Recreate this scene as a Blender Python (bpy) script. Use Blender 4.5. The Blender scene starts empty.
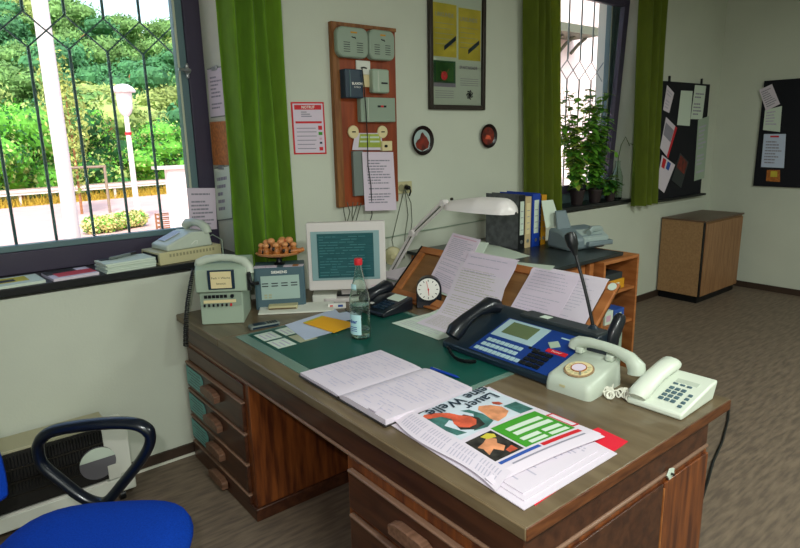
import bpy, bmesh, math, random
import numpy as np
from mathutils import Vector, Matrix, Euler
random.seed(7)
sc = bpy.context.scene
COL = sc.collection
# ---------------------------------------------------------------- camera
F, H = 602.0, 1.62
YAW, PIT, ROL = (math.radians(a) for a in (51.42, 12.82, -1.24))
fw = Vector((math.cos(YAW)*math.cos(PIT), math.sin(YAW)*math.cos(PIT), -math.sin(PIT)))
r0 = Vector((math.sin(YAW), -math.cos(YAW), 0)); u0 = r0.cross(fw)
rr = r0*math.cos(ROL)+u0*math.sin(ROL); uu = -r0*math.sin(ROL)+u0*math.cos(ROL)
EYE = Vector((0, 0, H))
def at(px, py, ax, val):
    """world point seen at a pixel, on the plane axis=val"""
    d = fw+rr*((px-400)/F)-uu*((py-274)/F)
    return EYE+d*((val-EYE[ax])/d[ax])
cam = bpy.data.objects.new('camera', bpy.data.cameras.new('camera')); COL.objects.link(cam)
M = Matrix((rr, uu, -fw)).transposed().to_4x4(); M.translation = EYE
cam.matrix_world = M
cam.data.sensor_width = 36; cam.data.lens = F/800*36; cam.data.clip_end = 600; cam.data.clip_start = .02
sc.camera = cam
W = 2.99          # window wall plane
DZ = .78          # desk top
SZ = 1.03         # window sill top
XR = 6.68         # right wall
# ---------------------------------------------------------------- materials
def lin(h):
    h = h.lstrip('#'); c = [int(h[i:i+2], 16)/255 for i in (0, 2, 4)]
    return tuple(((x+.055)/1.055)**2.4 if x > .04045 else x/12.92 for x in c)+(1,)
MATS = {}
def mat(name, col, rough=.6, metal=0, noise=0, scale=8, stretch=(1, 1, 1), col2=None, bump=0, bscale=200, spec=.4, coat=0, trans=0, emit=0, ior=1.45, detail=4, sheen=0):
    m = bpy.data.materials.new(name); m.use_nodes = True; nt = m.node_tree; b = nt.nodes['Principled BSDF']
    b.inputs['Roughness'].default_value = rough; b.inputs['Metallic'].default_value = metal
    b.inputs['Specular IOR Level'].default_value = spec; b.inputs['Coat Weight'].default_value = coat
    b.inputs['IOR'].default_value = ior
    b.inputs['Sheen Weight'].default_value = sheen
    if trans: b.inputs['Transmission Weight'].default_value = trans
    c = lin(col); b.inputs['Base Color'].default_value = c
    tc = nt.nodes.new('ShaderNodeTexCoord')
    if noise or col2:
        mp = nt.nodes.new('ShaderNodeMapping'); mp.inputs['Scale'].default_value = stretch
        nz = nt.nodes.new('ShaderNodeTexNoise'); nz.inputs['Scale'].default_value = scale; nz.inputs['Detail'].default_value = detail
        nt.links.new(tc.outputs['Object'], mp.inputs[0]); nt.links.new(mp.outputs[0], nz.inputs['Vector'])
        cr = nt.nodes.new('ShaderNodeValToRGB'); nt.links.new(nz.outputs['Fac'], cr.inputs[0])
        c2 = lin(col2) if col2 else tuple(x*(1-noise) for x in c[:3])+(1,)
        c1 = c if col2 else tuple(min(1, x*(1+noise)) for x in c[:3])+(1,)
        cr.color_ramp.elements[0].position = .35; cr.color_ramp.elements[1].position = .65
        cr.color_ramp.elements[0].color = c2; cr.color_ramp.elements[1].color = c1
        nt.links.new(cr.outputs[0], b.inputs['Base Color'])
    if bump:
        n2 = nt.nodes.new('ShaderNodeTexNoise'); n2.inputs['Scale'].default_value = bscale
        nt.links.new(tc.outputs['Object'], n2.inputs['Vector'])
        bp = nt.nodes.new('ShaderNodeBump'); bp.inputs['Strength'].default_value = bump; bp.inputs['Distance'].default_value = .002
        nt.links.new(n2.outputs['Fac'], bp.inputs['Height']); nt.links.new(bp.outputs[0], b.inputs['Normal'])
    if emit:
        b.inputs['Emission Color'].default_value = c; b.inputs['Emission Strength'].default_value = emit
    MATS[name] = m; return m
mat('wall', '#c0c4b6', .85, bump=.25, bscale=90, noise=.03, scale=2)
mat('reveal', '#d3dccb', .85)
mat('ceiling', '#d2d6cc', .9)
mat('floor', '#7a6a5a', .6, scale=22, stretch=(.35, 2.2, 1), col2='#5f5247', bump=.5, bscale=40)
mat('skirt', '#3a2c24', .5)
mat('purple', '#3b3547', .4)
mat('teal', '#5c7478', .35)
mat('creamframe', '#b8bfa8', .4)
mat('sill', '#17181b', .3)
mat('grille', '#5c7a76', .45, metal=.3)
mat('grille_pale', '#7f8a88', .45, metal=.3)
mat('glass', '#ffffff', 0, trans=1, ior=1.02, spec=.3)
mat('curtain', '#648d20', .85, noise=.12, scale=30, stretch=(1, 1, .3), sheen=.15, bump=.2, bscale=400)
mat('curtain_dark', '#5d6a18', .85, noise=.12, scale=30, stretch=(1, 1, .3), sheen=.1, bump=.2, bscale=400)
mat('desk_dark', '#4e2c1b', .4, scale=6, stretch=(6, .7, 6), col2='#361b10', coat=.15)
mat('desk_red', '#80451f', .42, scale=7, stretch=(6, 6, .6), col2='#4b2311', coat=.15)
mat('desk_top', '#6f604a', .32, scale=5, stretch=(5, .8, 8), col2='#5c4d39', coat=.15)
mat('desk_edge', '#6e5f48', .4, scale=9, stretch=(6, .6, 6), col2='#5e4c34')
mat('desk_edge_red', '#6a3d20', .45, scale=14, stretch=(.8, 6, 6), col2='#492613')
mat('lip', '#7a5c4a', .4)
mat('handle_wood', '#7a5846', .45, scale=14, stretch=(.8, 6, 6), col2='#5c4030')
mat('orange_wood', '#ab6c3c', .45, scale=6, stretch=(1, 1, 5), col2='#93572c')
mat('board_wood', '#95421c', .45, scale=5, stretch=(5, 5, .6), col2='#7a3213')
mat('board_back', '#87603a', .5, scale=6, stretch=(5, .6, 5), col2='#74502f')
mat('board_edge', '#8a5a30', .5, scale=8, stretch=(5, 5, .6), col2='#6d401e')
mat('cup_wood', '#98704c', .5, scale=9, stretch=(6, 6, .6), col2='#815a3b', bump=.1)
mat('cup_top', '#5e4636', .4)
mat('cup_side', '#9b7853', .55, scale=60, col2='#8d6a48')
mat('table_top', '#23292a', .28)
mat('black', '#0c0e12', .35)
mat('blackplastic', '#10141c', .3, coat=.2)
mat('chairplastic', '#0a101c', .28, coat=.3)
mat('blue_fabric', '#07379c', .9, noise=.15, scale=200, bump=.5, bscale=400, spec=.15)
mat('mat_green', '#0c4a40', .4, noise=.08, scale=5)
mat('mat_clear', '#688378', .22)
mat('paper', '#d0c5d1', .8)
mat('paper_mint', '#c6d2c4', .8)
mat('paper_pink', '#d3c4d4', .8)
mat('paper_blue', '#bcc6dc', .8)
mat('ink', '#8a8694', .8)
mat('ink_light', '#b1aabc', .8)
mat('ink_hand', '#bab4ca', .8)
mat('ink_dark', '#23242c', .7)
mat('ink_pink', '#c9a0b4', .8)
mat('ink_blue', '#2c4f9c', .7)
mat('ink_olive', '#a8a88c', .7)
mat('red', '#c3202a', .5)
mat('redfolder', '#d21f34', .6)
mat('yellow_paper', '#e5a516', .6)
mat('yellow_print', '#c4b43c', .7, noise=.15, scale=6)
mat('white', '#e4e2dc', .5)
mat('whiteplastic', '#d5d6cc', .35)
mat('lamp_white', '#e3dcdc', .3, coat=.2)
mat('grey_plastic', '#9aaa98', .45)
mat('grey_plastic2', '#8b9a8a', .45)
mat('phone_grey', '#b4bcae', .38, noise=.03, scale=12)
mat('phone_white', '#d0d6c8', .38)
mat('phone_side', '#a9c9b2', .4)
mat('beige', '#b9b28a', .45)
mat('beige_dark', '#8c8868', .5)
mat('cream', '#d8c89a', .5)
mat('dial_brown', '#94795a', .5, noise=.15, scale=40)
mat('cordwhite', '#d4d2c4', .5)
mat('navy', '#12283a', .35)
mat('navy_box', '#2b3b4a', .4)
mat('siemens_face', '#9fb5ae', .45)
mat('siemens_body', '#48606a', .5)
mat('console_blue', '#12357c', .35)
mat('console_body', '#14222e', .35, coat=.2)
mat('console_grey', '#2c3234', .5)
mat('key_pale', '#9db6bc', .45)
mat('lcd', '#5c6a4a', .25)
mat('copper', '#a7652f', .4, noise=.3, scale=60)
mat('copper2', '#c98a58', .4)
mat('metal', '#a8acac', .3, metal=.8)
mat('metal_grey', '#737c78', .5, metal=.2)
mat('darkmetal', '#34302c', .4, metal=.5)
mat('screen', '#215054', .2, emit=.12, scale=9, stretch=(1, 1, 25), col2='#163f44')
mat('screen_text', '#356a6c', .3, emit=.1)
mat('bezel_teal', '#7f9da0', .4)
mat('bezel', '#cfc8c6', .4)
mat('bottle', '#ecf8f0', .02, trans=1, ior=1.4)
mat('water', '#e6f5ee', 0, trans=1, ior=1.33)
mat('label_pale', '#b9dfe4', .5)
mat('binder_grey', '#54565a', .7, noise=.25, scale=25, stretch=(1, 1, 1))
mat('binder_black', '#101215', .5)
mat('binder_blue', '#133a9a', .45)
mat('binder_yellow', '#c48a18', .5)
mat('binder_tan', '#bfa981', .6)
mat('fax', '#6c7a80', .4)
mat('fax_light', '#94a2a0', .4)
mat('pot', '#2a2022', .5)
mat('leaf', '#6fae3c', .5, noise=.35, scale=9)
mat('leaf_dark', '#2b6228', .5, noise=.35, scale=9)
mat('leaf_yellow', '#b5c455', .5, noise=.2, scale=9)
mat('stem', '#4a5a28', .6)
mat('skin_red', '#c2543a', .7, noise=.35, scale=25)
mat('skin_tan', '#cf8a62', .7, noise=.25, scale=25)
mat('dark_photo', '#2c2a26', .7, noise=.7, scale=40)
mat('news_green', '#3d8f26', .7)
mat('news_teal', '#3c6a64', .7, noise=.35, scale=30)
mat('news_pale', '#c3ccd6', .75, noise=.08, scale=12)
mat('plate_dark', '#1b0f10', .25)
mat('plate_art', '#8a2c1c', .4, col2='#31110e', scale=18)
mat('plate_sky', '#9fb0b0', .4)
mat('framedark', '#2a221c', .35)
mat('green_photo', '#27552a', .4)
mat('pinboard', '#0e0f18', .8)
mat('tag_teal', '#5f9c98', .5, noise=.1, scale=40)
mat('gold', '#a57e3a', .4, metal=.6)
mat('mesh_black', '#14110f', .6)
mat('disc_grey', '#66646a', .6)
mat('plank', '#a7a287', .6)
mat('asphalt', '#c6a8a2', .9, noise=.05, scale=1.5)
mat('pavement', '#dcc0b6', .9, noise=.04, scale=2)
mat('grass_dry', '#a58a30', .95, noise=.3, scale=8)
mat('hill_green', '#3f7a34', .95, noise=.3, scale=.4)
mat('foliage', '#63ab3c', .8, noise=.35, scale=1.2)
mat('foliage_dark', '#2a5f30', .8, noise=.4, scale=1.0)
mat('foliage_yellow', '#9aa556', .8, noise=.3, scale=2)
mat('foliage_far', '#6f9a55', .85, noise=.35, scale=.3)
mat('foliage_far2', '#477f50', .85, noise=.35, scale=.3)
mat('foliage_far3', '#98ad62', .85, noise=.3, scale=.3)
mat('bark', '#9a6a48', .9, noise=.2, scale=10)
mat('rail_metal', '#c8bcb4', .5)
mat('post_white', '#e9dcdc', .5)
mat('plaster', '#e4d6d4', .9)
mat('roofwood', '#5a5f52', .8)
mat('flower', '#d8d08a', .8)
mat('stake', '#8a7a6a', .8)
for cn in ('curtain', 'curtain_dark', 'leaf', 'leaf_yellow', 'leaf_dark'):   # woven cloth lets some daylight through
    nt_ = MATS[cn].node_tree; b_ = nt_.nodes['Principled BSDF']; o_ = nt_.nodes['Material Output']
    tl_ = nt_.nodes.new('ShaderNodeBsdfTranslucent'); tl_.inputs[0].default_value = lin('#7d9a20'); mx_ = nt_.nodes.new('ShaderNodeMixShader'); mx_.inputs[0].default_value = .3
    nt_.links.new(b_.outputs[0], mx_.inputs[1]); nt_.links.new(tl_.outputs[0], mx_.inputs[2]); nt_.links.new(mx_.outputs[0], o_.inputs['Surface'])
# ---------------------------------------------------------------- mesh builder
class MB:
    def __init__(s, M=None): s.v = []; s.f = []; s.m = []; s.mats = []; s.M = M or Matrix()
    def mi(s, m):
        if m not in s.mats: s.mats.append(m)
        return s.mats.index(m)
    def add(s, vs, fs, m):
        n = len(s.v); i = s.mi(m); s.v += [tuple(s.M @ Vector(v)) for v in vs]
        for f in fs: s.f.append(tuple(n+k for k in f)); s.m.append(i)
        return s
    def box(s, x0, y0, z0, x1, y1, z1, m, R=None):
        c = [(x, y, z) for x in (x0, x1) for y in (y0, y1) for z in (z0, z1)]
        if R: c = [tuple(R @ Vector(p)) for p in c]
        return s.add(c, [(0, 1, 3, 2), (4, 6, 7, 5), (0, 4, 5, 1), (2, 3, 7, 6), (0, 2, 6, 4), (1, 5, 7, 3)], m)
    def prism(s, pts, vec, m, m_side=None):
        """polygon of 3D points pushed along vec"""
        n = len(pts); vec = Vector(vec); a = [Vector(p) for p in pts]
        s.add(a+[p+vec for p in a], [tuple(range(n))[::-1], tuple(range(n, 2*n))], m)
        nn = len(s.v)-2*n; i = s.mi(m_side or m)
        for k in range(n):
            j = (k+1) % n; s.f.append((nn+k, nn+j, nn+n+j, nn+n+k)); s.m.append(i)
        return s
    def lathe(s, prof, m, seg=24, c=(0, 0, 0), sx=1, sy=1):
        vs = []; fs = []; n = len(prof)
        for k in range(seg):
            a = 2*math.pi*k/seg
            for r, z in prof: vs.append((c[0]+r*math.cos(a)*sx, c[1]+r*math.sin(a)*sy, c[2]+z))
        for k in range(seg):
            k2 = (k+1) % seg
            for j in range(n-1): fs.append((k*n+j, k2*n+j, k2*n+j+1, k*n+j+1))
        fs.append(tuple(k*n for k in range(seg))[::-1]); fs.append(tuple(k*n+n-1 for k in range(seg)))
        return s.add(vs, fs, m)
    def cyl(s, a, b, r, m, seg=16, r2=None):
        a = Vector(a); b = Vector(b); d = (b-a).normalized(); t = Vector((0, 0, 1)) if abs(d.z) < .9 else Vector((1, 0, 0))
        u = d.cross(t).normalized(); w = d.cross(u); r2 = r if r2 is None else r2; vs = []
        for p, q in ((a, r), (b, r2)):
            vs += [p+(u*math.cos(2*math.pi*k/seg)+w*math.sin(2*math.pi*k/seg))*q for k in range(seg)]
        fs = [(k, (k+1) % seg, seg+(k+1) % seg, seg+k) for k in range(seg)]
        fs += [tuple(range(seg))[::-1], tuple(range(seg, 2*seg))]
        return s.add(vs, fs, m)
    def tube(s, pts, r, m, seg=8, rs=None, flat=1.0, closed=False, up=None):
        P = [Vector(p) for p in pts]; n = len(P); vs = []; prev = None
        for i, p in enumerate(P):
            if closed: d = P[(i+1) % n]-P[i-1]
            else: d = P[min(i+1, n-1)]-P[max(i-1, 0)]
            d.normalize()
            if up is not None: u = Vector(up)-d*Vector(up).dot(d)
            elif prev is None: u = d.orthogonal()
            else: u = prev-d*prev.dot(d)
            if u.length < 1e-6: u = d.orthogonal()
            u.normalize(); w = d.cross(u); prev = u; q = rs[i] if rs else r
            vs += [p+u*math.cos(2*math.pi*k/seg)*q+w*math.sin(2*math.pi*k/seg)*q*flat for k in range(seg)]
        fs = []
        for i in range(n if closed else n-1):
            j = (i+1) % n
            for k in range(seg): fs.append((i*seg+k, i*seg+(k+1) % seg, j*seg+(k+1) % seg, j*seg+k))
        if not closed: fs += [tuple(range(seg))[::-1], tuple(range((n-1)*seg, n*seg))]
        return s.add(vs, fs, m)
    def ball(s, c, rx, ry, rz, m, seg=16, rings=10):
        pr = [(max(1e-4, math.sin(math.pi*k/rings)), -math.cos(math.pi*k/rings)) for k in range(rings+1)]
        vs = []; fs = []; n = rings+1
        for k in range(seg):
            a = 2*math.pi*k/seg
            for r, z in pr: vs.append((c[0]+rx*r*math.cos(a), c[1]+ry*r*math.sin(a), c[2]+rz*z))
        for k in range(seg):
            for j in range(rings): fs.append((k*n+j, ((k+1) % seg)*n+j, ((k+1) % seg)*n+j+1, k*n+j+1))
        return s.add(vs, fs, m)
    def grid(s, fn, nu, nv, m, th=None):
        """surface fn(u,v)->point; th = offset vector for thickness"""
        vs = [Vector(fn(i/nu, j/nv)) for i in range(nu+1) for j in range(nv+1)]
        k = nv+1; fs = [(i*k+j, (i+1)*k+j, (i+1)*k+j+1, i*k+j+1) for i in range(nu) for j in range(nv)]
        if th is None: return s.add(vs, fs, m)
        th = Vector(th); n = len(vs); vs2 = vs+[v+th for v in vs]
        f2 = fs+[tuple(n+q for q in f[::-1]) for f in fs]
        edge = [i*k for i in range(nu+1)]+[nu*k+j for j in range(1, nv+1)]+[i*k+nv for i in range(nu-1, -1, -1)]+[j for j in range(nv-1, 0, -1)]
        for a, b in zip(edge, edge[1:]+edge[:1]): f2.append((a, n+a, n+b, b))
        return s.add(vs2, f2, m)
    def rbox(s, x0, y0, z0, x1, y1, z1, m, r=.01, axis=2, seg=4, m_side=None):
        """box with rounded corners about one axis"""
        a, b = [(1, 2), (0, 2), (0, 1)][axis]; lo = (x0, y0, z0); hi = (x1, y1, z1); pts = []
        for (ca, cb, a0) in ((hi[a]-r, hi[b]-r, 0), (lo[a]+r, hi[b]-r, 90), (lo[a]+r, lo[b]+r, 180), (hi[a]-r, lo[b]+r, 270)):
            for k in range(seg+1):
                t = math.radians(a0+90*k/seg); p = [0, 0, 0]; p[a] = ca+r*math.cos(t); p[b] = cb+r*math.sin(t); p[axis] = lo[axis]; pts.append(tuple(p))
        v = [0, 0, 0]; v[axis] = hi[axis]-lo[axis]
        return s.prism(pts, v, m, m_side)
    def text(s, body, o, xd, yd, size, m, bold=0):
        cu = bpy.data.curves.new('t', 'FONT'); cu.body = body; cu.size = size; cu.align_x = 'CENTER'; cu.align_y = 'CENTER'; cu.offset = bold; cu.resolution_u = 2
        ob = bpy.data.objects.new('t', cu); COL.objects.link(ob); dg = bpy.context.evaluated_depsgraph_get()
        me = bpy.data.meshes.new_from_object(ob.evaluated_get(dg)); xd = Vector(xd).normalized(); yd = Vector(yd).normalized(); o = Vector(o)
        s.add([o+xd*v.co.x+yd*v.co.y for v in me.vertices], [tuple(p.vertices) for p in me.polygons], m)
        bpy.data.objects.remove(ob); bpy.data.curves.remove(cu); bpy.data.meshes.remove(me); return s
    def build(s, name, parent=None, loc=None, rotz=0, bevel=0, smooth=40, label=None):
        """vertices are in the parent's (or, with loc, the object's own) frame"""
        me = bpy.data.meshes.new(name); me.from_pydata(s.v, [], s.f)
        for m in s.mats: me.materials.append(MATS[m])
        me.polygons.foreach_set('material_index', s.m)
        bm = bmesh.new(); bm.from_mesh(me); bmesh.ops.recalc_face_normals(bm, faces=bm.faces) if len(s.f) < 60000 else None; bm.to_mesh(me); bm.free()
        if smooth:
            me.polygons.foreach_set('use_smooth', [True]*len(me.polygons)); me.set_sharp_from_angle(angle=math.radians(smooth))
        me.update(); o = bpy.data.objects.new(name, me); COL.objects.link(o)
        if parent: o.parent = parent
        if loc is not None: o.location = loc
        o.rotation_euler.z = rotz
        if bevel:
            b = o.modifiers.new('bevel', 'BEVEL'); b.width = bevel; b.segments = 2; b.limit_method = 'ANGLE'; b.angle_limit = math.radians(50); b.harden_normals = False
        if label: o['label'] = label
        return o
def tag(o, label, cat, group=None, kind=None):
    o['label'] = label; o['category'] = cat
    if group: o['group'] = group
    if kind: o['kind'] = kind
    return o
def thing(name, label, cat, loc, rotz=0, group=None):
    o = bpy.data.objects.new(name, None); COL.objects.link(o); o.empty_display_size = .05
    o.location = loc; o.rotation_euler.z = math.radians(rotz); return tag(o, label, cat, group)
def struct(name, mb, **k):
    o = mb.build(name, **k); o['kind'] = 'structure'; return o
def recenter(mb):
    """shift the builder's verts so its origin is at the bottom middle; returns the loc"""
    a = np.array(mb.v); c = Vector(((a[:, 0].min()+a[:, 0].max())/2, (a[:, 1].min()+a[:, 1].max())/2, a[:, 2].min()))
    mb.v = [tuple(Vector(v)-c) for v in mb.v]; return c
def solo(name, mb, label, cat, group=None, kind=None, **k):
    c = recenter(mb); return tag(mb.build(name, loc=c, **k), label, cat, group, kind)
def copy_tree(o, parent=None):
    c = o.copy(); COL.objects.link(c); c.parent = parent
    for ch in list(o.children): copy_tree(ch, c)
    return c
# sheet of paper with printing, four corners TL TR BR BL in the world
def sheet_mb(P, m='paper', th=.0012, rows=0, ink='ink', art=(), texts=(), margin=.1, rnd=None, block=None):
    TL, TR, BR, BL = [Vector(p) for p in P]; N = (TR-TL).cross(BL-TL).normalized()
    if N.dot(EYE-TL) < 0: N = -N
    mb = MB(); mb.prism([TL, TR, BR, BL], N*th, m); rnd = rnd or random.Random(len(texts)+rows*7+int(TL.x*1000))
    def pt(u, v, e=.0004):
        return (TL*(1-u)+TR*u)*(1-v)+(BL*(1-u)+BR*u)*v+N*(th+e)
    def rect(u0, v0, u1, v1, mm, e=.0004): mb.add([pt(u0, v0, e), pt(u1, v0, e), pt(u1, v1, e), pt(u0, v1, e)], [(0, 1, 2, 3)], mm)
    for k, a in enumerate(art): rect(*a[:5], e=.0004+.00005*k)
    v0, v1 = block or (margin, 1-margin)
    for i in range(rows):
        v = v0+(v1-v0)*(i+.5)/rows; h = (v1-v0)/rows*.22; u = margin+rnd.random()*.04
        if rnd.random() < .1: continue
        end = 1-margin-rnd.random()*.35
        while u < end:
            w = .04+rnd.random()*.14; rect(u, v-h, min(u+w, end), v+h, ink); u += w+.015
    for t in texts:
        u, v, size, body, mm = t[:5]
        mb.text(body, pt(u, v, .0015), TR-TL, TL-BL, size, mm, bold=t[5] if len(t) > 5 else 0)
    return mb
def sheet(name, label, cat, P, group=None, parent=None, **k):
    mb = sheet_mb(P, **k)
    if parent: return mb.build(name, parent=parent, smooth=0)
    return solo(name, mb, label, cat, group, smooth=0)
def wq(pts, off=.0, y=None):  # pixel quad on window wall, off metres in front of it
    return [at(p[0], p[1], 1, (W if y is None else y)-off) for p in pts]
def dq(pts, z=DZ): return [at(p[0], p[1], 2, z) for p in pts]
#==================================================================== SETTING
X0, Y0, CH = -1.7, -2.4, 2.95
def wall_holes(x0, x1, z0, z1, y0, y1, holes, m):
    mb = MB(); xs = [x0]
    for h in holes: xs += [h[0], h[1]]
    xs.append(x1)
    for i in range(0, len(xs), 2): mb.box(xs[i], y0, z0, xs[i+1], y1, z1, m)
    for a, b, c, d in holes: mb.box(a, y0, z0, b, y1, c, m); mb.box(a, y0, d, b, y1, z1, m)
    return mb
W1 = (-.75, 1.31, .98, 2.80); W2 = (3.72, 5.08, .98, 2.86)
struct('floor', MB().box(X0, Y0, -.1, XR, W, 0, 'floor'))
struct('ceiling', MB().box(X0-.2, Y0-.2, CH, XR+.2, 3.55, CH+.2, 'ceiling'))
struct('wall_back', wall_holes(X0-.2, XR+.2, -.1, CH, W, 3.4, [W1, W2], 'wall'))
struct('wall_right', MB().box(XR, Y0, -.1, XR+.2, W, CH, 'wall'))
struct('wall_left', MB().box(X0-.2, Y0, -.1, X0, W, CH, 'wall'))
struct('wall_front', MB().box(X0-.2, Y0-.2, -.1, XR+.2, Y0, CH, 'wall'))
struct('baseboard_back', MB().box(X0, W-.015, 0, XR, W, .062, 'skirt').box(X0, W-.022, 0, .95, W-.014, .012, 'cordwhite'))
struct('baseboard_right', MB().box(XR-.015, Y0, 0, XR, W, .06, 'skirt'))
def window(n, hx, yf, outer='purple', tilted=False):
    """frame standing in its niche: purple outer frame, teal sash strip, glass"""
    x0, x1, z0, z1 = hx
    root = bpy.data.objects.new('window_%d' % n, None); COL.objects.link(root); root['kind'] = 'structure'; root.location = ((x0+x1)/2, yf, SZ)
    L = Matrix.Translation(-root.location)
    f = MB(L); a = .09; b = .05; zb = z0+.05
    for (p, q, r_, s_) in ((x0, x0+a, zb, z1), (x1-a, x1, zb, z1), (x0+a, x1-a, z1-a, z1), (x0+a, x1-a, zb, SZ+.105)):
        f.box(p, yf, r_, q, yf+.07, s_, outer)
    f.build('window_frame', parent=root, bevel=.004)
    f = MB(L); x0 += a; x1 -= a; zb = SZ+.105; zt = z1-a; y = yf+.012
    for (p, q, r_, s_) in ((x0, x0+b, zb, zt), (x1-b, x1, zb, zt), (x0+b, x1-b, zt-b, zt), (x0+b, x1-b, zb, zb+.028)):
        f.box(p, y, r_, q, y+.05, s_, 'teal')
    f.box(x1-b, y-.006, zb, x1-b+.012, y, zt, 'creamframe')
    f.build('sash', parent=root, bevel=.003)
    if tilted:   # inner sash tipped into the room, hinged at the sill
        def tp(x_, z_, e): k_ = (z_-1.12)/1.6; return Vector((x_, yf+.0-.085*k_+e, z_))
        f = MB(L)
        for (p, q, r_, s_) in ((x0-.01, x0+.06, 1.12, 2.72), (x1-.075, x1-.005, 1.12, 2.72), (x0+.06, x1-.075, 2.65, 2.72), (x0+.06, x1-.075, 1.12, 1.19)):
            f.prism([tp(p, r_, -.05), tp(q, r_, -.05), tp(q, s_, -.05), tp(p, s_, -.05)], (0, .045, 0), 'purple')
        ts = f.build('tilted_sash', parent=root, bevel=.004, label='purple sash tipped into the room')
        MB(L).prism([tp(x0+.055, 1.185, -.03), tp(x1-.07, 1.185, -.03), tp(x1-.07, 2.655, -.03), tp(x0+.055, 2.655, -.03)], (0, .004, 0), 'glass').build('sash_glass', parent=ts, smooth=0)
    g = MB(L).box(x0+b-.005, y+.02, zb+.02, x1-b+.005, y+.024, zt-b+.005, 'glass').build('glass', parent=root, smooth=0)
    return root
w1 = window(1, W1, 3.27)
w2 = window(2, W2, 3.17, 'teal', True)
# handle on the first window: rosette with lever
hp = at(187, 71, 1, 3.26)-w1.location
m = MB(Matrix.Translation(hp)); m.cyl((0, .01, 0), (0, -.012, 0), .016, 'metal'); m.ball((0, -.006, .024), .009, .007, .014, 'metal'); m.ball((0, -.006, -.024), .009, .007, .014, 'metal')
m.cyl((0, -.01, 0), (0, -.04, 0), .008, 'metal'); m.tube([(0, -.04, 0), (-.02, -.045, 0), (-.06, -.045, .002)], .008, 'metal'); m.build('window_handle', parent=w1)
struct('trim_sill_window', MB().box(W1[0], 2.965, SZ-.035, W1[1]+.0, 3.34, SZ, 'sill'), bevel=.003).name = 'trim_1'
struct('trim_2', MB().box(W2[0], 2.965, SZ-.035, W2[1]+.03, 3.22, SZ, 'sill'), bevel=.003)
# grilles outside the panes
def grille(label, x0, x1, y, first, m, r=.0075):
    t = thing('window_grille', label, 'window grille', ((x0+x1)/2, y, 1.0)); L = Matrix.Translation(-t.location); s = .176
    n0 = math.ceil((x0-first)/s); n1 = math.floor((x1-first)/s)
    for k in range(n0, n1+1):
        x = first+k*s
        MB(L).cyl((x, y, .99), (x, y, 2.075), r, m, 8).build('bar', parent=t)
        MB(L).cyl((x, y, 2.235), (x, y, 2.79), r, m, 8).build('bar', parent=t)
        MB(L).tube([(x, y, 2.075), (x+s/2, y, 2.155), (x+s, y, 2.235)], r*.55, m, 6).build('diamond_bar', parent=t)
        MB(L).tube([(x, y+.008, 2.235), (x+s/2, y+.008, 2.155), (x+s, y+.008, 2.075)], r*.55, m, 6).build('diamond_bar', parent=t)
    MB(L).cyl((x0, y, 1.0), (x1, y, 1.0), r, m, 8).build('rail', parent=t)
    MB(L).cyl((x0, y, 2.78), (x1, y, 2.78), r, m, 8).build('rail', parent=t)
    if m != 'grille': MB(L).cyl((x0, y, 1.9), (x1, y, 1.9), .004, 'grille', 8).build('wire', parent=t)
    return t
grille('dark green iron bars with a diamond row outside the left window', -.85, 1.25, 3.46, .530, 'grille')
grille('pale iron bars with a diamond row outside the plant window', 3.78, 5.0, 3.30, 4.508, 'grille_pale', .007)
#==================================================================== OUTSIDE
GZ = -.9
struct('ground_outdoor', MB().box(-60, 3.6, GZ-.3, 140, 40, GZ, 'asphalt')).name = 'trim_3'
struct('trim_4', MB().box(-60, 3.6, GZ, 140, 16.5, GZ+.03, 'pavement'))
A = at(22, 206, 2, GZ); B = at(170, 193, 2, GZ); dr = (B-A).normalized(); A = A-dr*25; B = B+dr*50; nr = Vector((-dr.y, dr.x, 0)); nr = nr if nr.y > 0 else -nr
def rnd_leaves(n, fn, size, m, rng, mats=None):
    mb = MB()
    for k in range(n):
        p, nn = fn(rng); d = Vector((rng.gauss(0, 1), rng.gauss(0, 1), rng.gauss(0, 1))).normalized(); d = (nn*1.0+d*.8).normalized()
        u = d.orthogonal().normalized(); u.rotate(Matrix.Rotation(rng.random()*6.28, 3, d)); w = d.cross(u); s = size*(.6+rng.random()*.8)
        mb.add([p-u*s, p+w*s*.5, p+u*s, p-w*s*.5], [(0, 1, 2, 3)], (mats[int(rng.random()*len(mats))] if mats else m))
    return mb
def crown_fn(lobes):
    def fn(rng):
        c, r = lobes[int(rng.random()*len(lobes))]
        d = Vector((rng.gauss(0, 1), rng.gauss(0, 1), rng.gauss(0, 1))).normalized(); q = .75+.28*rng.random()
        return Vector((c[0]+d.x*r[0]*q, c[1]+d.y*r[1]*q, c[2]+d.z*r[2]*q)), d
    return fn
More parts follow.
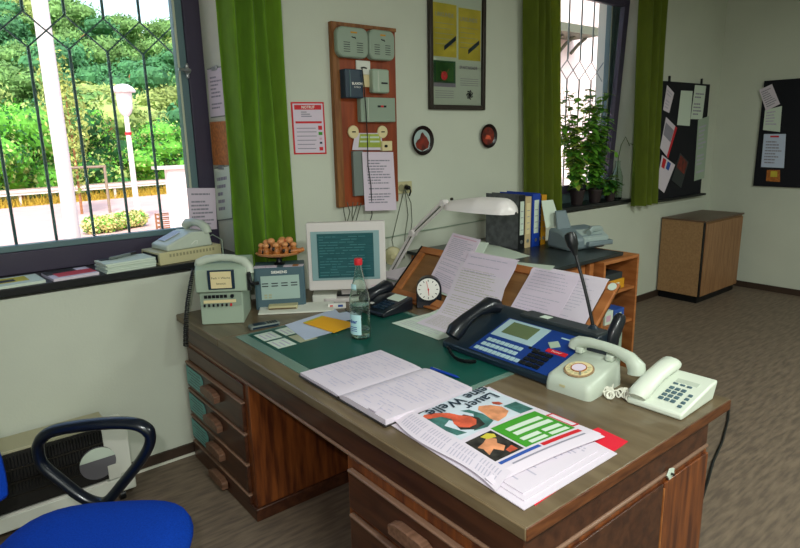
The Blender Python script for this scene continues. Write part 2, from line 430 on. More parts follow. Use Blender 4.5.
def make_tree(h, w, m, leaf, n, rng, trunk=.12, lab='', cat='tree', group=None, nl=9, low=.15, cored=True):
    t = thing('tree', lab, cat, (0, 0, 0), 0, group); lobes = []
    for k in range(nl):
        a = rng.random()*6.28; q = rng.random()*.6; z = h*(low+.2+.6*rng.random())
        k_ = 1-.5*abs(z/h-.5); lobes.append(((math.cos(a)*w*q*.6, math.sin(a)*w*q*.6, z), (w*.33*k_, w*.33*k_, h*.2)))
    mb = rnd_leaves(n, crown_fn(lobes), leaf, m, rng, mats=m if isinstance(m, list) else None)
    core = m[0] if isinstance(m, list) else m
    if cored:
        for c, r in lobes: mb.ball(c, r[0]*.72, r[1]*.72, r[2]*.72, core, 8, 6)
    mb.build('foliage', parent=t, smooth=0)
    tr = MB().tube([(0, 0, -.2), (.02*h*.3, 0, h*.35), (0, .03, h*.75)], trunk, 'bark', 8, rs=[trunk, trunk*.8, trunk*.4])
    for k in range(4):
        a = rng.random()*6.28; tr.tube([(0, 0, h*.3+k*.08*h), (math.cos(a)*w*.3, math.sin(a)*w*.3, h*.5+k*.08*h)], trunk*.3, 'bark', 6)
    tr.build('trunk', parent=t); return t
rng = random.Random(3)
near = [make_tree(4.6, 4.6, ['foliage', 'foliage_dark', 'foliage', 'foliage_far3'], .1, 7000, rng, lab='', low=-.05, nl=14),
        make_tree(5.0, 4.8, ['foliage_dark', 'foliage', 'foliage_far3'], .1, 7000, rng, low=-.05, nl=14)]
spot = []
for k, d in enumerate([19, 22.5, 26, 29.5, 33.5, 37.5, 42, 46, 51]):
    spot.append((A+dr*d+nr*(2.9+.8*(k % 2)), k % 2))
for k, (p, i) in enumerate(spot):
    o = near[i] if k < 2 else copy_tree(near[i])
    if k == 1: o = near[1]
    o.location = (p.x, p.y, GZ); o.rotation_euler.z = k*1.3; s = .9+.1*((k*3) % 4); o.scale = (1, 1, s)
    o['label'] = 'broad bushy green tree in the row right behind the guard rail'; o['group'] = 'bushy trees behind the guard rail'
# hillside
def hz(x, y):
    t = (y-46+.35*x*.4)/75; t = max(0, min(1, t)); return GZ+21*t*t*(3-2*t)*(1-.0026*max(0, x-2))+.5*math.sin(x*.12)+.3*math.sin(y*.2)-.5
struct('trim_5', MB().grid(lambda u, v: (-70+u*220, 39+v*140, hz(-70+u*220, 39+v*120)), 44, 30, 'hill_green', th=(0, 0, -1)))
far = []
for mname in ('foliage_far', 'foliage_far2', 'foliage_far3'):
    far.append(make_tree(6, 6.5, mname, .2, 2600, rng, lab='', trunk=.2, nl=10, low=-.1))
lab = 'round-crowned tree of the dense wood covering the hillside'; k = 0
for row in range(12):
    y = 44+row*8.5
    for q in range(10):
        x = y*(.02+.065*q)-2+rng.random()*3; yy = y+rng.random()*5
        i = int(rng.random()*3)
        o = far[k] if k < 3 else copy_tree(far[i]); k += 1
        o.location = (x, yy, hz(x, yy)-.6); o.rotation_euler.z = rng.random()*6; s = .85+.4*rng.random(); o.scale = (s, s, s*(.8+.3*rng.random()))
        o['label'] = lab; o['group'] = 'trees of the wooded hillside'
# guard rail
gr = thing('guard_rail', 'long grey metal guard rail along the road outside the window', 'guard rail', tuple(A+dr*30)); L = Matrix.Translation(-gr.location)
Lr = (B-A).length; prof = [(-.02, .45), (.03, .50), (-.01, .55), (-.01, .61), (.03, .66), (-.02, .72)]
rb = MB(L); pts = [A+nr*p[0]+Vector((0, 0, p[1])) for p in prof]+[A+nr*(p[0]+.02)+Vector((0, 0, p[1])) for p in prof[::-1]]
rb.prism(pts, dr*Lr, 'rail_metal'); rb.build('beam', parent=gr)
for k in range(0, int(Lr/4)):
    p = A+dr*(k*4+1)+nr*.08; MB(L).box(p.x-.05, p.y-.03, GZ, p.x+.05, p.y+.03, GZ+.68, 'rail_metal').build('post', parent=gr)
# dry verge: tufts of grass, uncounted
vb = MB()
for k in range(9000):
    p = A+dr*(10+rng.random()*58)+nr*(-.5+rng.random()*1.9); h = .12+.3*rng.random(); a = rng.random()*3.14; q = Vector((math.cos(a), math.sin(a), 0))*.035
    t_ = Vector((rng.gauss(0, .06), rng.gauss(0, .06), h)); b0 = Vector((p.x, p.y, GZ)); vb.add([b0-q, b0+q, b0+t_], [(0, 1, 2)], 'grass_dry')
solo('grass', vb, 'strip of dry yellow grass along the foot of the guard rail', 'grass', kind='stuff', smooth=0)
struct('trim_6', MB().prism([A-nr*.4, B-nr*.4, B+nr*9, A+nr*9], (0, 0, .02), 'grass_dry'))
# thick white post near the window
p = at(68, 200, 1, 6.0)
solo('porch_post', MB().cyl((p.x, 6, GZ), (p.x, 6, 4.2), .062, 'post_white', 20), 'thick white round post standing close outside the left window', 'post')
# garden lamp
b = at(139, 224, 2, GZ); t = thing('street_lamp', 'slim white lamp post with mushroom head seen through the window bars', 'street lamp', tuple(b))
top = at(125, 84, 1, b.y).z-GZ
MB().cyl((0, 0, 0), (0, 0, top-.75), .09, 'post_white', 12, r2=.07).build('pole', parent=t)
MB().cyl((0, 0, top-1.5), (0, 0, top-1.42), .1, 'red', 12).build('ring', parent=t)
MB().lathe([(.07, top-.95), (.16, top-.85), (.21, top-.7), (.23, top-.3), (.22, top-.22)], 'post_white').build('lamp_glass', parent=t)
MB().lathe([(.34, top-.24), (.35, top-.2), (.28, top-.1), (.16, top-.02), (.04, top)], 'post_white').build('lamp_cap', parent=t)
# flowering bush
b = at(108, 231, 2, GZ); t = thing('flowering_shrub', 'low shrub with cream blossoms at the foot of the lamp post', 'shrub', tuple(b+Vector((.3, 0, 0))))
lobes = [((x_, .3*math.sin(x_*3), .25), (.36, .36, .26)) for x_ in (-.7, -.35, 0, .35, .6)]
mb = rnd_leaves(3000, crown_fn(lobes), .05, 'foliage', rng, mats=['foliage', 'foliage_yellow', 'flower', 'flower'])
for c, r in lobes: mb.ball(c, r[0]*.8, r[1]*.8, r[2]*.8, 'foliage_yellow', 8, 6)
mb.build('foliage', parent=t, smooth=0)
# staked young tree
b = at(82, 214, 2, GZ); t = make_tree(5.6, 1.7, ['foliage_yellow', 'foliage_far3', 'foliage_yellow'], .08, 1500, rng, trunk=.05, lab='slender young tree with sparse yellow leaves between wooden stakes', nl=9, low=.1, cored=False); t.location = b
t = thing('tree_stake_frame', 'wooden stake frame holding the slender young tree', 'tree support', tuple(b+Vector((.1, -.5, 0))))
for x_ in (-.55, .75): MB().cyl((x_, 0, 0), (x_, 0, 1.75), .05, 'stake', 8).build('stake', parent=t)
MB().cyl((-.6, 0, 1.7), (.8, 0, 1.7), .045, 'stake', 8).build('crossbar', parent=t)
# garden wall on the right
a_ = at(165, 238, 2, GZ); hw = at(170, 166, 1, a_.y).z
t = thing('garden_wall', 'bright plastered garden wall with coping at the right of the road', 'wall', (a_.x+1.75, a_.y, GZ))
MB().box(-1.5, 0, 0, 1.6, .25, hw-GZ-.08, 'plaster').build('wall_body', parent=t)
MB().box(-1.8, -.1, hw-GZ-.08, 1.7, .35, hw-GZ, 'rail_metal').build('coping', parent=t)
b = at(169, 231, 2, GZ); t = thing('litter_basket', 'small square wire basket standing by the garden wall', 'basket', (b.x, b.y-.3, GZ+.03))
for (x_, y_) in ((-.3, 0), (.3, 0), (-.3, .4), (.3, .4)): MB().box(x_-.02, y_-.02, 0, x_+.02, y_+.02, .5, 'bark').build('post', parent=t)
m = MB()
for z_ in (.1, .22, .34, .46): m.box(-.3, -.01, z_, .3, .01, z_+.03, 'bark').box(-.3, .39, z_, .3, .41, z_+.03, 'bark').box(-.31, 0, z_, -.29, .4, z_+.03, 'bark').box(.29, 0, z_, .31, .4, z_+.03, 'bark')
m.build('slats', parent=t)
# building outside the second window
t = thing('neighbour_building', 'bright plastered building with timber eave outside the plant window', 'building', (12.5, 8.5, GZ))
MB().box(-5.5, 0, 0, 9, 4, 6.6, 'plaster').build('wall_body', parent=t)
zz = at(570, 38, 1, 8.3)-t.location
m = MB(); m.box(zz.x-3, -.7, zz.z, zz.x+.35, 0, zz.z+.16, 'roofwood'); m.build('eave_beam', parent=t)
for k in range(3):
    x_ = zz.x-.55+.42*k; MB().tube([(x_, -.02, zz.z-.28), (x_, -.2, zz.z-.12), (x_, -.4, zz.z)], .035, 'roofwood', 6).build('bracket', parent=t)
#==================================================================== CURTAINS
def curtain(name, label, x0, x1, y, zb, zt, folds, m, amp=.035, lean=0, x0b=None, x1b=None, grp=None):
    x0b = x0 if x0b is None else x0b; x1b = x1 if x1b is None else x1b; xm = (x0+x1)/2
    def fn(u, v):
        a = x0b+(x0-x0b)*v; b = x1b+(x1-x1b)*v; k = 1-.15*v
        return (a+(b-a)*u+.008*math.sin(v*5+u*9)-xm, amp*k*math.sin(u*folds*6.283+.7*math.sin(v*2.2))+.3*amp*math.sin(u*17+v*2), zb+(zt-zb)*v-zb)
    mb = MB().grid(fn, 96, 14, m); o = mb.build(name, loc=(xm, y, zb), smooth=80); tag(o, label, 'curtain', grp); return o
curtain('curtain', 'wide bright green curtain hanging right of the left window', 1.275, 1.56, W-.09, .93, 2.86, 3.6, 'curtain', .048, x0b=1.235, x1b=1.565)
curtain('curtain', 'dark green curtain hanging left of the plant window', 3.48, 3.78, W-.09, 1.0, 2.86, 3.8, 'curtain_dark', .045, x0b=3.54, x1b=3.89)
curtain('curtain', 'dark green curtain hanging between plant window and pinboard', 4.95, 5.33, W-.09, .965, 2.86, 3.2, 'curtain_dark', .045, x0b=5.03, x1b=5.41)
#==================================================================== DESK
dk = thing('desk', 'large worn dark wooden office desk with drawers and knee hole', 'desk', (1.465, 1.87, 0)); L = Matrix.Translation(-dk.location)
x0, x1, ya, yb, ym = .93, 1.935, .742, 2.965, 2.445
def slab(y0, y1, name, round_end=None):
    m = MB(L); m.box(x0, y0, DZ-.034, x1, y1, DZ-.0005, 'desk_top')
    # edges of another tone on front and end
    m.box(x0-.003, y0, DZ-.034, x0+.002, y1, DZ-.002, 'desk_edge')
    if y0 == ya: m.box(x0, y0-.003, DZ-.036, x1, y0+.002, DZ-.002, 'desk_edge_red')
    return m.build(name, parent=dk, bevel=.006)
slab(ya, ym-.002, 'desk_top'); slab(ym, yb, 'desk_top')
bx0, bx1, by0, by1 = .953, 1.85, .765, 2.93
m = MB(L); m.box(bx0, by0, .645, bx1, by1, DZ-.034, 'desk_dark'); m.build('apron', parent=dk, bevel=.003)
m = MB(L); m.box(bx0-.006, by0-.006, .633, bx1+.003, by1+.003, .645, 'lip'); m.build('moulding', parent=dk, bevel=.005)
def pedestal(y0, y1):
    m = MB(L); m.box(bx0, y0, .06, bx1, y1, .628, 'desk_red'); m.build('pedestal', parent=dk, bevel=.002)
    MB(L).box(bx0-.012, y0-.012, 0, bx1+.012, y1+.012, .06, 'desk_dark').build('plinth', parent=dk, bevel=.004)
pedestal(2.22, by1); pedestal(by0, 1.486)
MB(L).box(bx1-.03, 1.486, .06, bx1, 2.22, .628, 'desk_red').build('back_panel', parent=dk)
tops = [.54, .395, .25, .105]
for i, zt in enumerate([.60]+tops):
    if i == 4: zb, zt = .0, .0
    if i == 4: break
    zt = tops[i]+.055; zb = tops[i]-.085
for i in range(4):
    zt = tops[i]+.006; zb = tops[i]-.132 if i < 3 else .062
    if i == 0:
        MB(L).box(bx0-.006, 2.26, tops[0]+.012, bx0, 2.91, .622, 'desk_dark').build('drawer_rail', parent=dk, bevel=.002)
    m = MB(L); m.box(bx0-.016, 2.262, zb, bx0, 2.925, zt-.012, 'desk_dark'); dw = m.build('drawer', parent=dk, bevel=.003)
    MB(L).box(bx0-.021, 2.26, zt-.012, bx0, 2.926, zt-.002, 'lip').build('drawer_lip', parent=dw, bevel=.004)
    hzc = zb+.075 if i < 3 else .06+.012; yc = 2.585
    if i == 3: hzc = .075
    hzc = tops[i]-.058
    prof = [(yc-.085, hzc-.02), (yc+.085, hzc-.02), (yc+.085, hzc+.012), (yc+.055, hzc+.026), (yc-.055, hzc+.026), (yc-.085, hzc+.012)]
    MB(L).prism([(bx0-.016, a, b_) for a, b_ in prof], (-.03, 0, 0), 'handle_wood').build('drawer_handle', parent=dw, bevel=.003)
    if i < 3:
        zc = tops[i]-.062; y0_, y1_ = 2.70, 2.915
        m = MB(L); m.prism([(bx0-.018, y1_, zc+.044), (bx0-.018, y0_+.02, zc+.044), (bx0-.018, y0_, zc+.025), (bx0-.018, y0_, zc-.05), (bx0-.018, y0_+.02, zc-.05), (bx0-.018, y1_, zc-.05)], (-.0025, 0, 0), 'tag_teal')
        for q in range(5): m.box(bx0-.0212, y0_+.03, zc-.036+q*.016, bx0-.0206, y1_-.02-.02*(q % 3), zc-.033+q*.016, 'navy')
        m.build('drawer_label', parent=dw, label='teal paper label on drawer')
# right pedestal: drawer and door on the front, door on the end face
for zt, zb in ((.60, .46), (.44, .30), (.28, .08)):
    m = MB(L); m.box(bx0-.016, .78, zb, bx0, 1.46, zt-.012, 'desk_dark'); dw = m.build('drawer', parent=dk, bevel=.003)
    MB(L).box(bx0-.021, .779, zt-.012, bx0, 1.461, zt-.002, 'lip').build('drawer_lip', parent=dw, bevel=.004)
    hc = (zt+zb)/2; prof = [(1.05, hc-.02), (1.22, hc-.02), (1.22, hc+.012), (1.19, hc+.026), (1.08, hc+.026), (1.05, hc+.012)]
    MB(L).prism([(bx0-.016, a, b_) for a, b_ in prof], (-.03, 0, 0), 'handle_wood').build('drawer_handle', parent=dw, bevel=.003)
m = MB(L).box(.99, by0-.008, .09, 1.572, by0, .617, 'desk_dark'); m.build('end_panel', parent=dk, bevel=.003)
dr_ = MB(L).box(1.58, by0-.008, .09, 1.85, by0, .617, 'desk_red').build('door', parent=dk, bevel=.003)
MB(L).box(1.574, by0-.0095, .09, 1.579, by0-.002, .60, 'orange_wood').build('edge_strip', parent=dr_)
k_ = at(671, 473.5, 1, by0-.01)
m = MB(L); m.prism([(k_.x+.017*math.cos(a)*(1+.25*(j % 2)), k_.y+.003, k_.z+.015*math.sin(a)*(1+.25*(j % 2))) for j, a in enumerate([i*math.pi/5 for i in range(10)])], (0, -.004, 0), 'paper_mint')
m.cyl((k_.x, k_.y, k_.z), (k_.x, k_.y-.01, k_.z), .004, 'darkmetal', 8); m.build('keyhole_plate', parent=dr_, label='small shiny keyhole plate')
for (px, py, s_) in ((345, 446, .006), (371, 489, .006)): pass
# ---- desk mat
mc = [Vector((.995, 2.415, 0)), Vector((.99, 1.80, 0)), Vector((1.37, 1.325, 0)), Vector((1.755, 1.325, 0)), Vector((1.755, 2.415, 0))]
t = thing('desk_mat', 'large dark green desk pad with pale clear border', 'desk pad', (1.37, 1.87, DZ)); L2 = Matrix.Translation(-t.location)
m = MB(L2).box(1.0, 1.335, DZ, 1.80, 2.42, DZ+.002, 'mat_clear'); m.build('border', parent=t)
m = MB(L2).box(1.05, 1.36, DZ+.002, 1.77, 2.40, DZ+.004, 'mat_green'); m.build('pad', parent=t)
MZ = DZ+.0042
pk = MB(L2)
for (x_, y_, mm) in ((1.065, 2.27, 'paper_mint'), (1.065, 2.145, 'paper_mint'), (1.17, 2.275, 'paper_mint'), (1.17, 2.15, 'ink_olive'), (1.275, 2.29, 'ink_olive')):
    pk.box(x_, y_, MZ, x_+.085, y_+.105, MZ+.0006, mm)
    if mm == 'paper_mint':
        for q in range(3): pk.box(x_+.015+q*.022, y_+.015, MZ+.0006, x_+.022+q*.022, y_+.09-.02*(q % 2), MZ+.0009, 'ink_light')
pk.build('calendar_pockets', parent=t, label='small mint cards tucked in the pad corner')
#==================================================================== OPEN NOTEBOOK
NB = dq([(299, 377), (388, 428), (479, 393), (380, 353)]); z0 = MZ+.0
o = NB[0]; t = thing('open_notebook', 'thick open notebook with handwritten pages lying on the green pad', 'notebook', (1.165, 1.57, z0), -90.5)
# local x along the open spread (0.53), local y across page height (0.38)
m = MB()
for sg in (-1, 1):
    m.rbox(min(0, sg*.262), -.186, 0, max(0, sg*.262), .186, .003, 'darkmetal', r=.004)
m.build('cover', parent=t, bevel=.001)
for sg, hh in ((-1, .010), (1, .019)):
    def pg(u, v, sg=sg, hh=hh): return (sg*(.0+.256*u), -.18+.36*v, .003+.006+(hh-.006)*(math.sin(min(1, u*4)*1.57))**.7*(1-.18*u*u))
    m = MB().grid(pg, 20, 6, 'paper', th=(0, 0, .0006)); 
    # block of page edges beneath the curved leaf
    n = 20; top = [pg(i/n, 0) for i in range(n+1)]; m.prism(top+[(sg*.256, -.18, .003), (0, -.18, .003)], (0, .36, 0), 'paper')
    r2 = random.Random(5+sg)
    for i in range(19):
        yy = .155-i*.017; u = .06+.1*r2.random()
        while u < .9:
            w = .04+.12*r2.random(); 
            if r2.random() < .62:
                a = pg(u, 0); b_ = pg(min(.95, u+w), 0); e = .0012; wob = r2.random()*.004
                m.add([(a[0], yy+wob, a[2]+e), (b_[0], yy+wob, b_[2]+e), (b_[0], yy+.004+wob, b_[2]+e), (a[0], yy+.004+wob, a[2]+e)], [(0, 1, 2, 3)], 'ink_hand')
            u += w+.02
    m.build('page_block', parent=t, smooth=60)
MB().tube([(0, -.188, .004), (0, .188, .004)], .005, 'darkmetal', 8).build('spine', parent=t)
m = MB().prism([(.17, -.182, .0295), (.21, -.182, .029), (.19, -.135, .034)], (0, 0, .0008), 'paper'); m.build('dog_ear', parent=t)
#==================================================================== BLUE PEN
a, b_ = at(428, 367, 2, MZ+.005), at(463, 379, 2, MZ+.005)
t = thing('ballpoint_pen', 'blue ballpoint pen lying beside the open notebook', 'pen', tuple((a+b_)/2)); L3 = Matrix.Translation(-t.location); d = (b_-a).normalized()
a = (a+b_)/2-d*.068; b_ = a+d*.136
MB(L3).cyl(a, b_-d*.015, .0052, 'binder_blue', 12).build('barrel', parent=t)
MB(L3).cyl(b_-d*.015, b_, .0045, 'binder_blue', 12, r2=.001).build('tip', parent=t)
MB(L3).cyl(a+d*.01+Vector((0, 0, .006)), a+d*.045+Vector((0, 0, .006)), .0012, 'metal', 8).build('clip', parent=t)
#==================================================================== NEWSPAPERS
def layered(name, label, cat, corners, z, th, m, mats_edge='paper', curl=.0, parent=None):
    P = [Vector(c) for c in corners]; mb = MB()
    def fn(u, v):
        p = (P[0]*(1-u)+P[1]*u)*(1-v)+(P[3]*(1-u)+P[2]*u)*v; return (p.x, p.y, z+curl*math.sin(u*3.14)*math.sin(v*3.14))
    mb.grid(fn, 12, 12, m, th=(0, 0, th)); return mb
# red folder under everything
c = [at(598, 428, 2, DZ), at(628, 442, 2, DZ), at(612, 453, 2, DZ), at(535, 506, 2, DZ), at(500, 470, 2, DZ)]
solo('folder', MB().prism(c, (0, 0, .002), 'redfolder'), 'red card folder peeking out from under the newspapers', 'folder', smooth=0)
# sheet pile
pa = dq([(391, 426), (524, 511.5), (617, 455), (489, 388)])
t = thing('document_pile', 'pile of loose white printed sheets under the colour newspaper', 'papers', (1.15, 1.05, DZ+.002)); L3 = Matrix.Translation(-t.location)
def q(u, v, z): 
    p = (pa[0]*(1-u)+pa[1]*u)*(1-v)+(pa[3]*(1-u)+pa[2]*u)*v; return Vector((p.x, p.y, z))
for i, (u0, v0, u1, v1, z_) in enumerate(((0, 0, 1, 1, .0022), (.1, .06, .965, .97, .005), (.2, .1, .93, .9, .008))):
    m = sheet_mb([q(u0, v0, DZ+z_), q(u1, v0, DZ+z_), q(u1, v1, DZ+z_), q(u0, v1, DZ+z_)], th=.0026, rows=0 if i == 0 else 22, ink='ink_light', margin=.05)
    m.M = Matrix(); m.v = [tuple(L3 @ Vector(v)) for v in m.v]; m.build('sheet', parent=t, smooth=0)
# colour newspaper: spans from notebook to the red corner, front page up
c = dq([(418, 408), (500, 470), (607, 434), (484, 385)], DZ+.012)
n0 = [at(*p, 2, DZ+.013) for p in [(440, 402), (420, 408), (493, 467), (532, 470), (601, 434), (484, 387)]]
P0 = at(484, 387, 2, DZ+.013); P1 = at(601, 434, 2, DZ+.013); P2 = at(502, 476, 2, DZ+.013); P3 = at(413, 418, 2, DZ+.013)
# paper axes: U runs along P0->P1 (desk length), V towards the desk front
t = thing('newspaper', 'colour tabloid newspaper with big headline, green panel and photos', 'newspaper', tuple((P0+P2)/2-Vector((0, 0, .002)))); L3 = Matrix.Translation(-t.location)
def pp(u, v, e=0):
    p = (P0*(1-u)+P1*u)*(1-v)+(P3*(1-u)+P2*u)*v
    return Vector((p.x, p.y, p.z+e+.006*math.sin(max(0, min(1, v))*3.14)))
m = MB(L3)
m.grid(lambda u, v: pp(u, v), 16, 12, 'paper', th=(0, 0, .002))
def patch(u0, v0, u1, v1, mm, e):
    m.grid(lambda a, b_: pp(u0+(u1-u0)*a, v0+(v1-v0)*b_, .0024+e), 8, 6, mm)
patch(.0, .02, .5, .94, 'news_pale', 0)
def blob(pts, mm, e):
    m.add([pp(a, b_, .0024+e) for a, b_ in pts], [tuple(range(len(pts)))], mm)
blob([(.03, .96), (.10, .80), (.22, .52), (.34, .48), (.46, .50), (.50, .62), (.44, .90), (.2, .96)], 'news_teal', .0003)
blob([(.25, .62), (.36, .56), (.46, .60), (.47, .72), (.40, .82), (.33, .80), (.26, .74)], 'dark_photo', .0005)
blob([(.04, .90), (.08, .80), (.16, .70), (.24, .66), (.30, .60), (.37, .60), (.42, .66), (.42, .74), (.37, .80), (.31, .80), (.24, .76), (.16, .80), (.12, .90), (.07, .95)], 'skin_red', .0008)
blob([(.23, .40), (.27, .30), (.34, .24), (.42, .26), (.47, .36), (.49, .48), (.43, .50), (.34, .47), (.27, .46)], 'skin_tan', .0008)
blob([(.24, .24), (.27, .18), (.31, .18), (.31, .23), (.27, .26)], 'skin_red', .0008)
patch(.34, .05, .50, .22, 'news_teal', .0005)
patch(.515, .08, .53, .93, 'paper', .0008)
patch(.53, .08, .86, .62, 'news_green', .0006); patch(.55, .64, .86, .93, 'dark_photo', .0006); blob([(.60, .74), (.66, .70), (.70, .74), (.76, .72), (.80, .78), (.74, .82), (.78, .9), (.70, .88), (.66, .9), (.64, .82)], 'skin_tan', .0008); blob([(.56, .70), (.60, .66), (.64, .68), (.62, .76), (.57, .78)], 'yellow_print', .0009); blob([(.78, .68), (.84, .68), (.84, .76), (.80, .76)], 'skin_red', .0009)
for (u, v, du, dv) in ((.60, .14, .045, .40), (.67, .12, .045, .42), (.75, .12, .04, .2), (.75, .36, .04, .2), (.81, .12, .035, .2), (.81, .36, .035, .18)):
    patch(u, v, u+du, v+dv, 'paper_mint', .0009)
patch(.62, -.005, .84, .075, 'red', .0006); patch(.635, .01, .825, .062, 'paper', .0009)
patch(.88, .08, .915, .5, 'red', .0006); patch(.88, .52, .91, .92, 'ink_blue', .0006); patch(.94, .1, .955, .85, 'ink', .0006)
xd = (P3-P0); ydd = (P1-P0)
for (u, v, s_, tx) in ((.065, .46, .062, 'eine Welle'), (.175, .30, .062, 'Lauer')):
    m.text(tx, pp(u, v, .0045), xd, ydd, s_, 'navy', bold=.001)
m.build('front_page', parent=t, smooth=0)
m = MB(L3)   # the white inner pages showing along the desk-front side, folded back
e0 = [pp(-.02, 1.03, -.003), pp(1.02, 1.02, -.003), pp(1.06, .0, -.003), pp(1.0, -.02, -.003), pp(-.02, 0, -.003)]
def fold(u, v):
    a = pp(-.12+1.14*u, .93, .003); b_ = pp(-.1+1.2*u, 1.16+.04*math.sin(u*6), -.008); p = a*(1-v)+b_*v; p.z += .006*math.sin(v*3.14); p.z = max(p.z, DZ+.011); return p
m.grid(fold, 18, 6, 'paper', th=(0, 0, .0015))
m.grid(lambda u, v: pp(.965+.075*v, .02+1.1*u, .0035-.004*v), 12, 3, 'paper', th=(0, 0, .0015))
for k in range(34):
    u_ = .08+k*.026
    if k % 9 == 8: continue
    for v_ in (.22, .56):
        m.grid(lambda a, b2, u_=u_, v_=v_: fold(u_+.009*a, v_+.28*b2)+Vector((0, 0, .0022)), 1, 3, 'ink_light')
m.build('inner_pages', parent=t)
#==================================================================== FAX TELEPHONE (grey box phone with a framed sign)
t = thing('desk_intercom', 'old grey box telephone with framed sign and black handset cord', 'telephone', (.957, 2.696, DZ), -33)
sd = lambda pts, x0, x1, m, mb: mb.prism([(x0, y, z) for y, z in pts], (x1-x0, 0, 0), m)
m = MB(); sd([(0, 0), (.24, 0), (.24, .155), (.012, .155), (.004, .085)], .0, .195, 'grey_plastic', m); m.build('lower_housing', parent=t, bevel=.004)
m = MB(); sd([(.03, .155), (-.012, .157), (-.01, .20), (.0, .262), (.035, .283), (.24, .283), (.24, .155)], -.012, .222, 'grey_plastic', m); m.build('upper_housing', parent=t, bevel=.006)
m = MB(); m.box(.002, -.001, .088, .19, .006, .152, 'grey_plastic2')
for k in range(6): m.box(.022+k*.018, -.006, .128, .036+k*.018, 0, .142, 'black')
m.cyl((.15, 0, .135), (.15, -.01, .135), .009, 'black')
m.box(.018, -.004, .104, .165, 0, .118, 'cream'); m.build('control_panel', parent=t)
for k in range(7): MB().box(.018+k*.02, -.01, .088, .026+k*.02, -.001, .1, 'red' if k == 6 else 'black').build('button', parent=t)
m = MB(); m.box(.048, -.0205, .172, .168, -.006, .262, 'navy'); fr = m.build('sign_frame', parent=t, bevel=.003)
m = MB(); m.box(.062, -.022, .178, .155, -.0203, .256, 'cream'); m.text('Fach + Wache', (.108, -.0225, .226), (1, 0, 0), (0, 0, 1), .0145, 'ink_dark'); m.text('besetzt', (.108, -.0225, .2), (1, 0, 0), (0, 0, 1), .0145, 'ink_dark'); m.build('sign_card', parent=fr)
m = MB(); m.tube([(-.008, .05, .275), (.0, .04, .288), (.04, .04, .305), (.1, .04, .312), (.16, .04, .306), (.21, .03, .292), (.232, .02, .262), (.236, .01, .235)], .016, 'phone_grey', 12, rs=[.012, .016, .015, .013, .013, .016, .017, .015], flat=1.3)
m.build('handset', parent=t, label='pale grey handset on top')
m = MB(); m.tube([(.232, .0, .245), (.24, -.01, .2), (.25, -.01, .19), (.275, .0, .19)], .009, 'black', 8); m.box(.225, -.014, .16, .24, .0, .24, 'black'); m.build('bracket', parent=t)
pts = []
for k in range(220):
    s = k/219; bx = -.018-.05*s-.012*math.sin(s*3.1); bz = .27-.35*s; q9 = .0065+.004*s; pts.append((bx+q9*math.cos(k*1.15), .02-.075*s+q9*math.sin(k*1.15), bz))
MB().tube([p for p in pts if p[2] > -.2], .0034, 'black', 5).build('coiled_cord', parent=t)
#==================================================================== SIEMENS BOX
t = thing('intercom_speaker', 'blue-grey control unit with pale front panel beside the monitor', 'control unit', (1.258, 2.748, DZ), -30); t.scale = (1, 1, .9)
MB().rbox(0, 0, 0, .25, .165, .24, 'siemens_body', r=.008).build('housing', parent=t, bevel=.004)
MB().box(.01, -.006, .012, .24, 0, .235, 'siemens_body').build('front_frame', parent=t, bevel=.003)
m = MB().box(.032, -.009, .06, .222, -.006, .195, 'siemens_face')
for z_ in (.150, .135):
    for k in range(4): m.box(.036+.048*k, -.011, z_, .068+.048*k, -.009, z_+.005, 'ink_dark')
for k in range(2):
    for j in range(2): m.box(.045+.022*k, -.011, .068+.014*j, .06+.022*k, -.009, .077+.014*j, 'ink_olive')
m.build('panel', parent=t)
MB().text('SIEMENS', (.125, -.0075, .214), (1, 0, 0), (0, 0, 1), .021, 'white', bold=.0006).build('lettering', parent=t, smooth=0)
tz = DZ+.24
def loc2w(o, x, y, z): 
    z *= o.scale.z; a = o.rotation_euler.z; return Vector((o.location.x+x*math.cos(a)-y*math.sin(a), o.location.y+x*math.sin(a)+y*math.cos(a), o.location.z+z))
c = [loc2w(t, *p, .2402) for p in ((0.0, .06), (.115, .05), (.115, .0), (-.0, .0))]
sheet('paper_note', 'narrow white note lying left of the figurine foot on the control unit', 'note', c, m='paper', art=[(.5, 0, .53, 1, 'ink_pink')])
c = [loc2w(t, *p, .2402) for p in ((.15, .05), (.25, .05), (.245, .0), (.145, .0))]
sheet('paper_note', 'white note with orange stripe lying on the control unit', 'note', c, m='paper', art=[(.45, 0, .75, 1, 'copper')])
# figurine group
g = thing('figurine_group', 'brown wooden group of round-headed figures on a footed tray', 'figurine', tuple(loc2w(t, .125, .08, .2405)), -30)
MB().lathe([(.028, 0), (.03, .004), (.016, .012), (.012, .03), (.03, .042)], 'black', 16).build('foot', parent=g)
MB().lathe([(.05, .04), (.105, .05), (.118, .062), (.112, .064), (.09, .056), (.0, .054)], 'copper2', 28, sy=.62).build('tray', parent=g, bevel=0)
r2 = random.Random(2)
fig = None
for k, (x_, y_, s_) in enumerate(((-.085, .0, .9), (-.06, -.03, .95), (-.035, .01, 1.25), (-.01, -.035, 1.0), (.015, .0, 1.2), (.035, -.03, 1.0), (.055, .012, 1.3), (.078, -.02, .95), (-.06, .03, 1.1), (.02, .035, 1.25))):
    if fig is None:
        fig = MB().lathe([(.012, 0), (.015, .012), (.012, .03), (.006, .036)], 'copper', 12).build('figure', parent=g); hd = MB().ball((0, 0, .045), .0125, .0125, .0125, 'copper2', 12, 8).build('head', parent=fig); f_ = fig
    else: f_ = copy_tree(fig, g)
    f_.location = (x_, y_, .055); f_.scale = (s_*1.35, s_*1.35, s_*1.12)
m = MB()
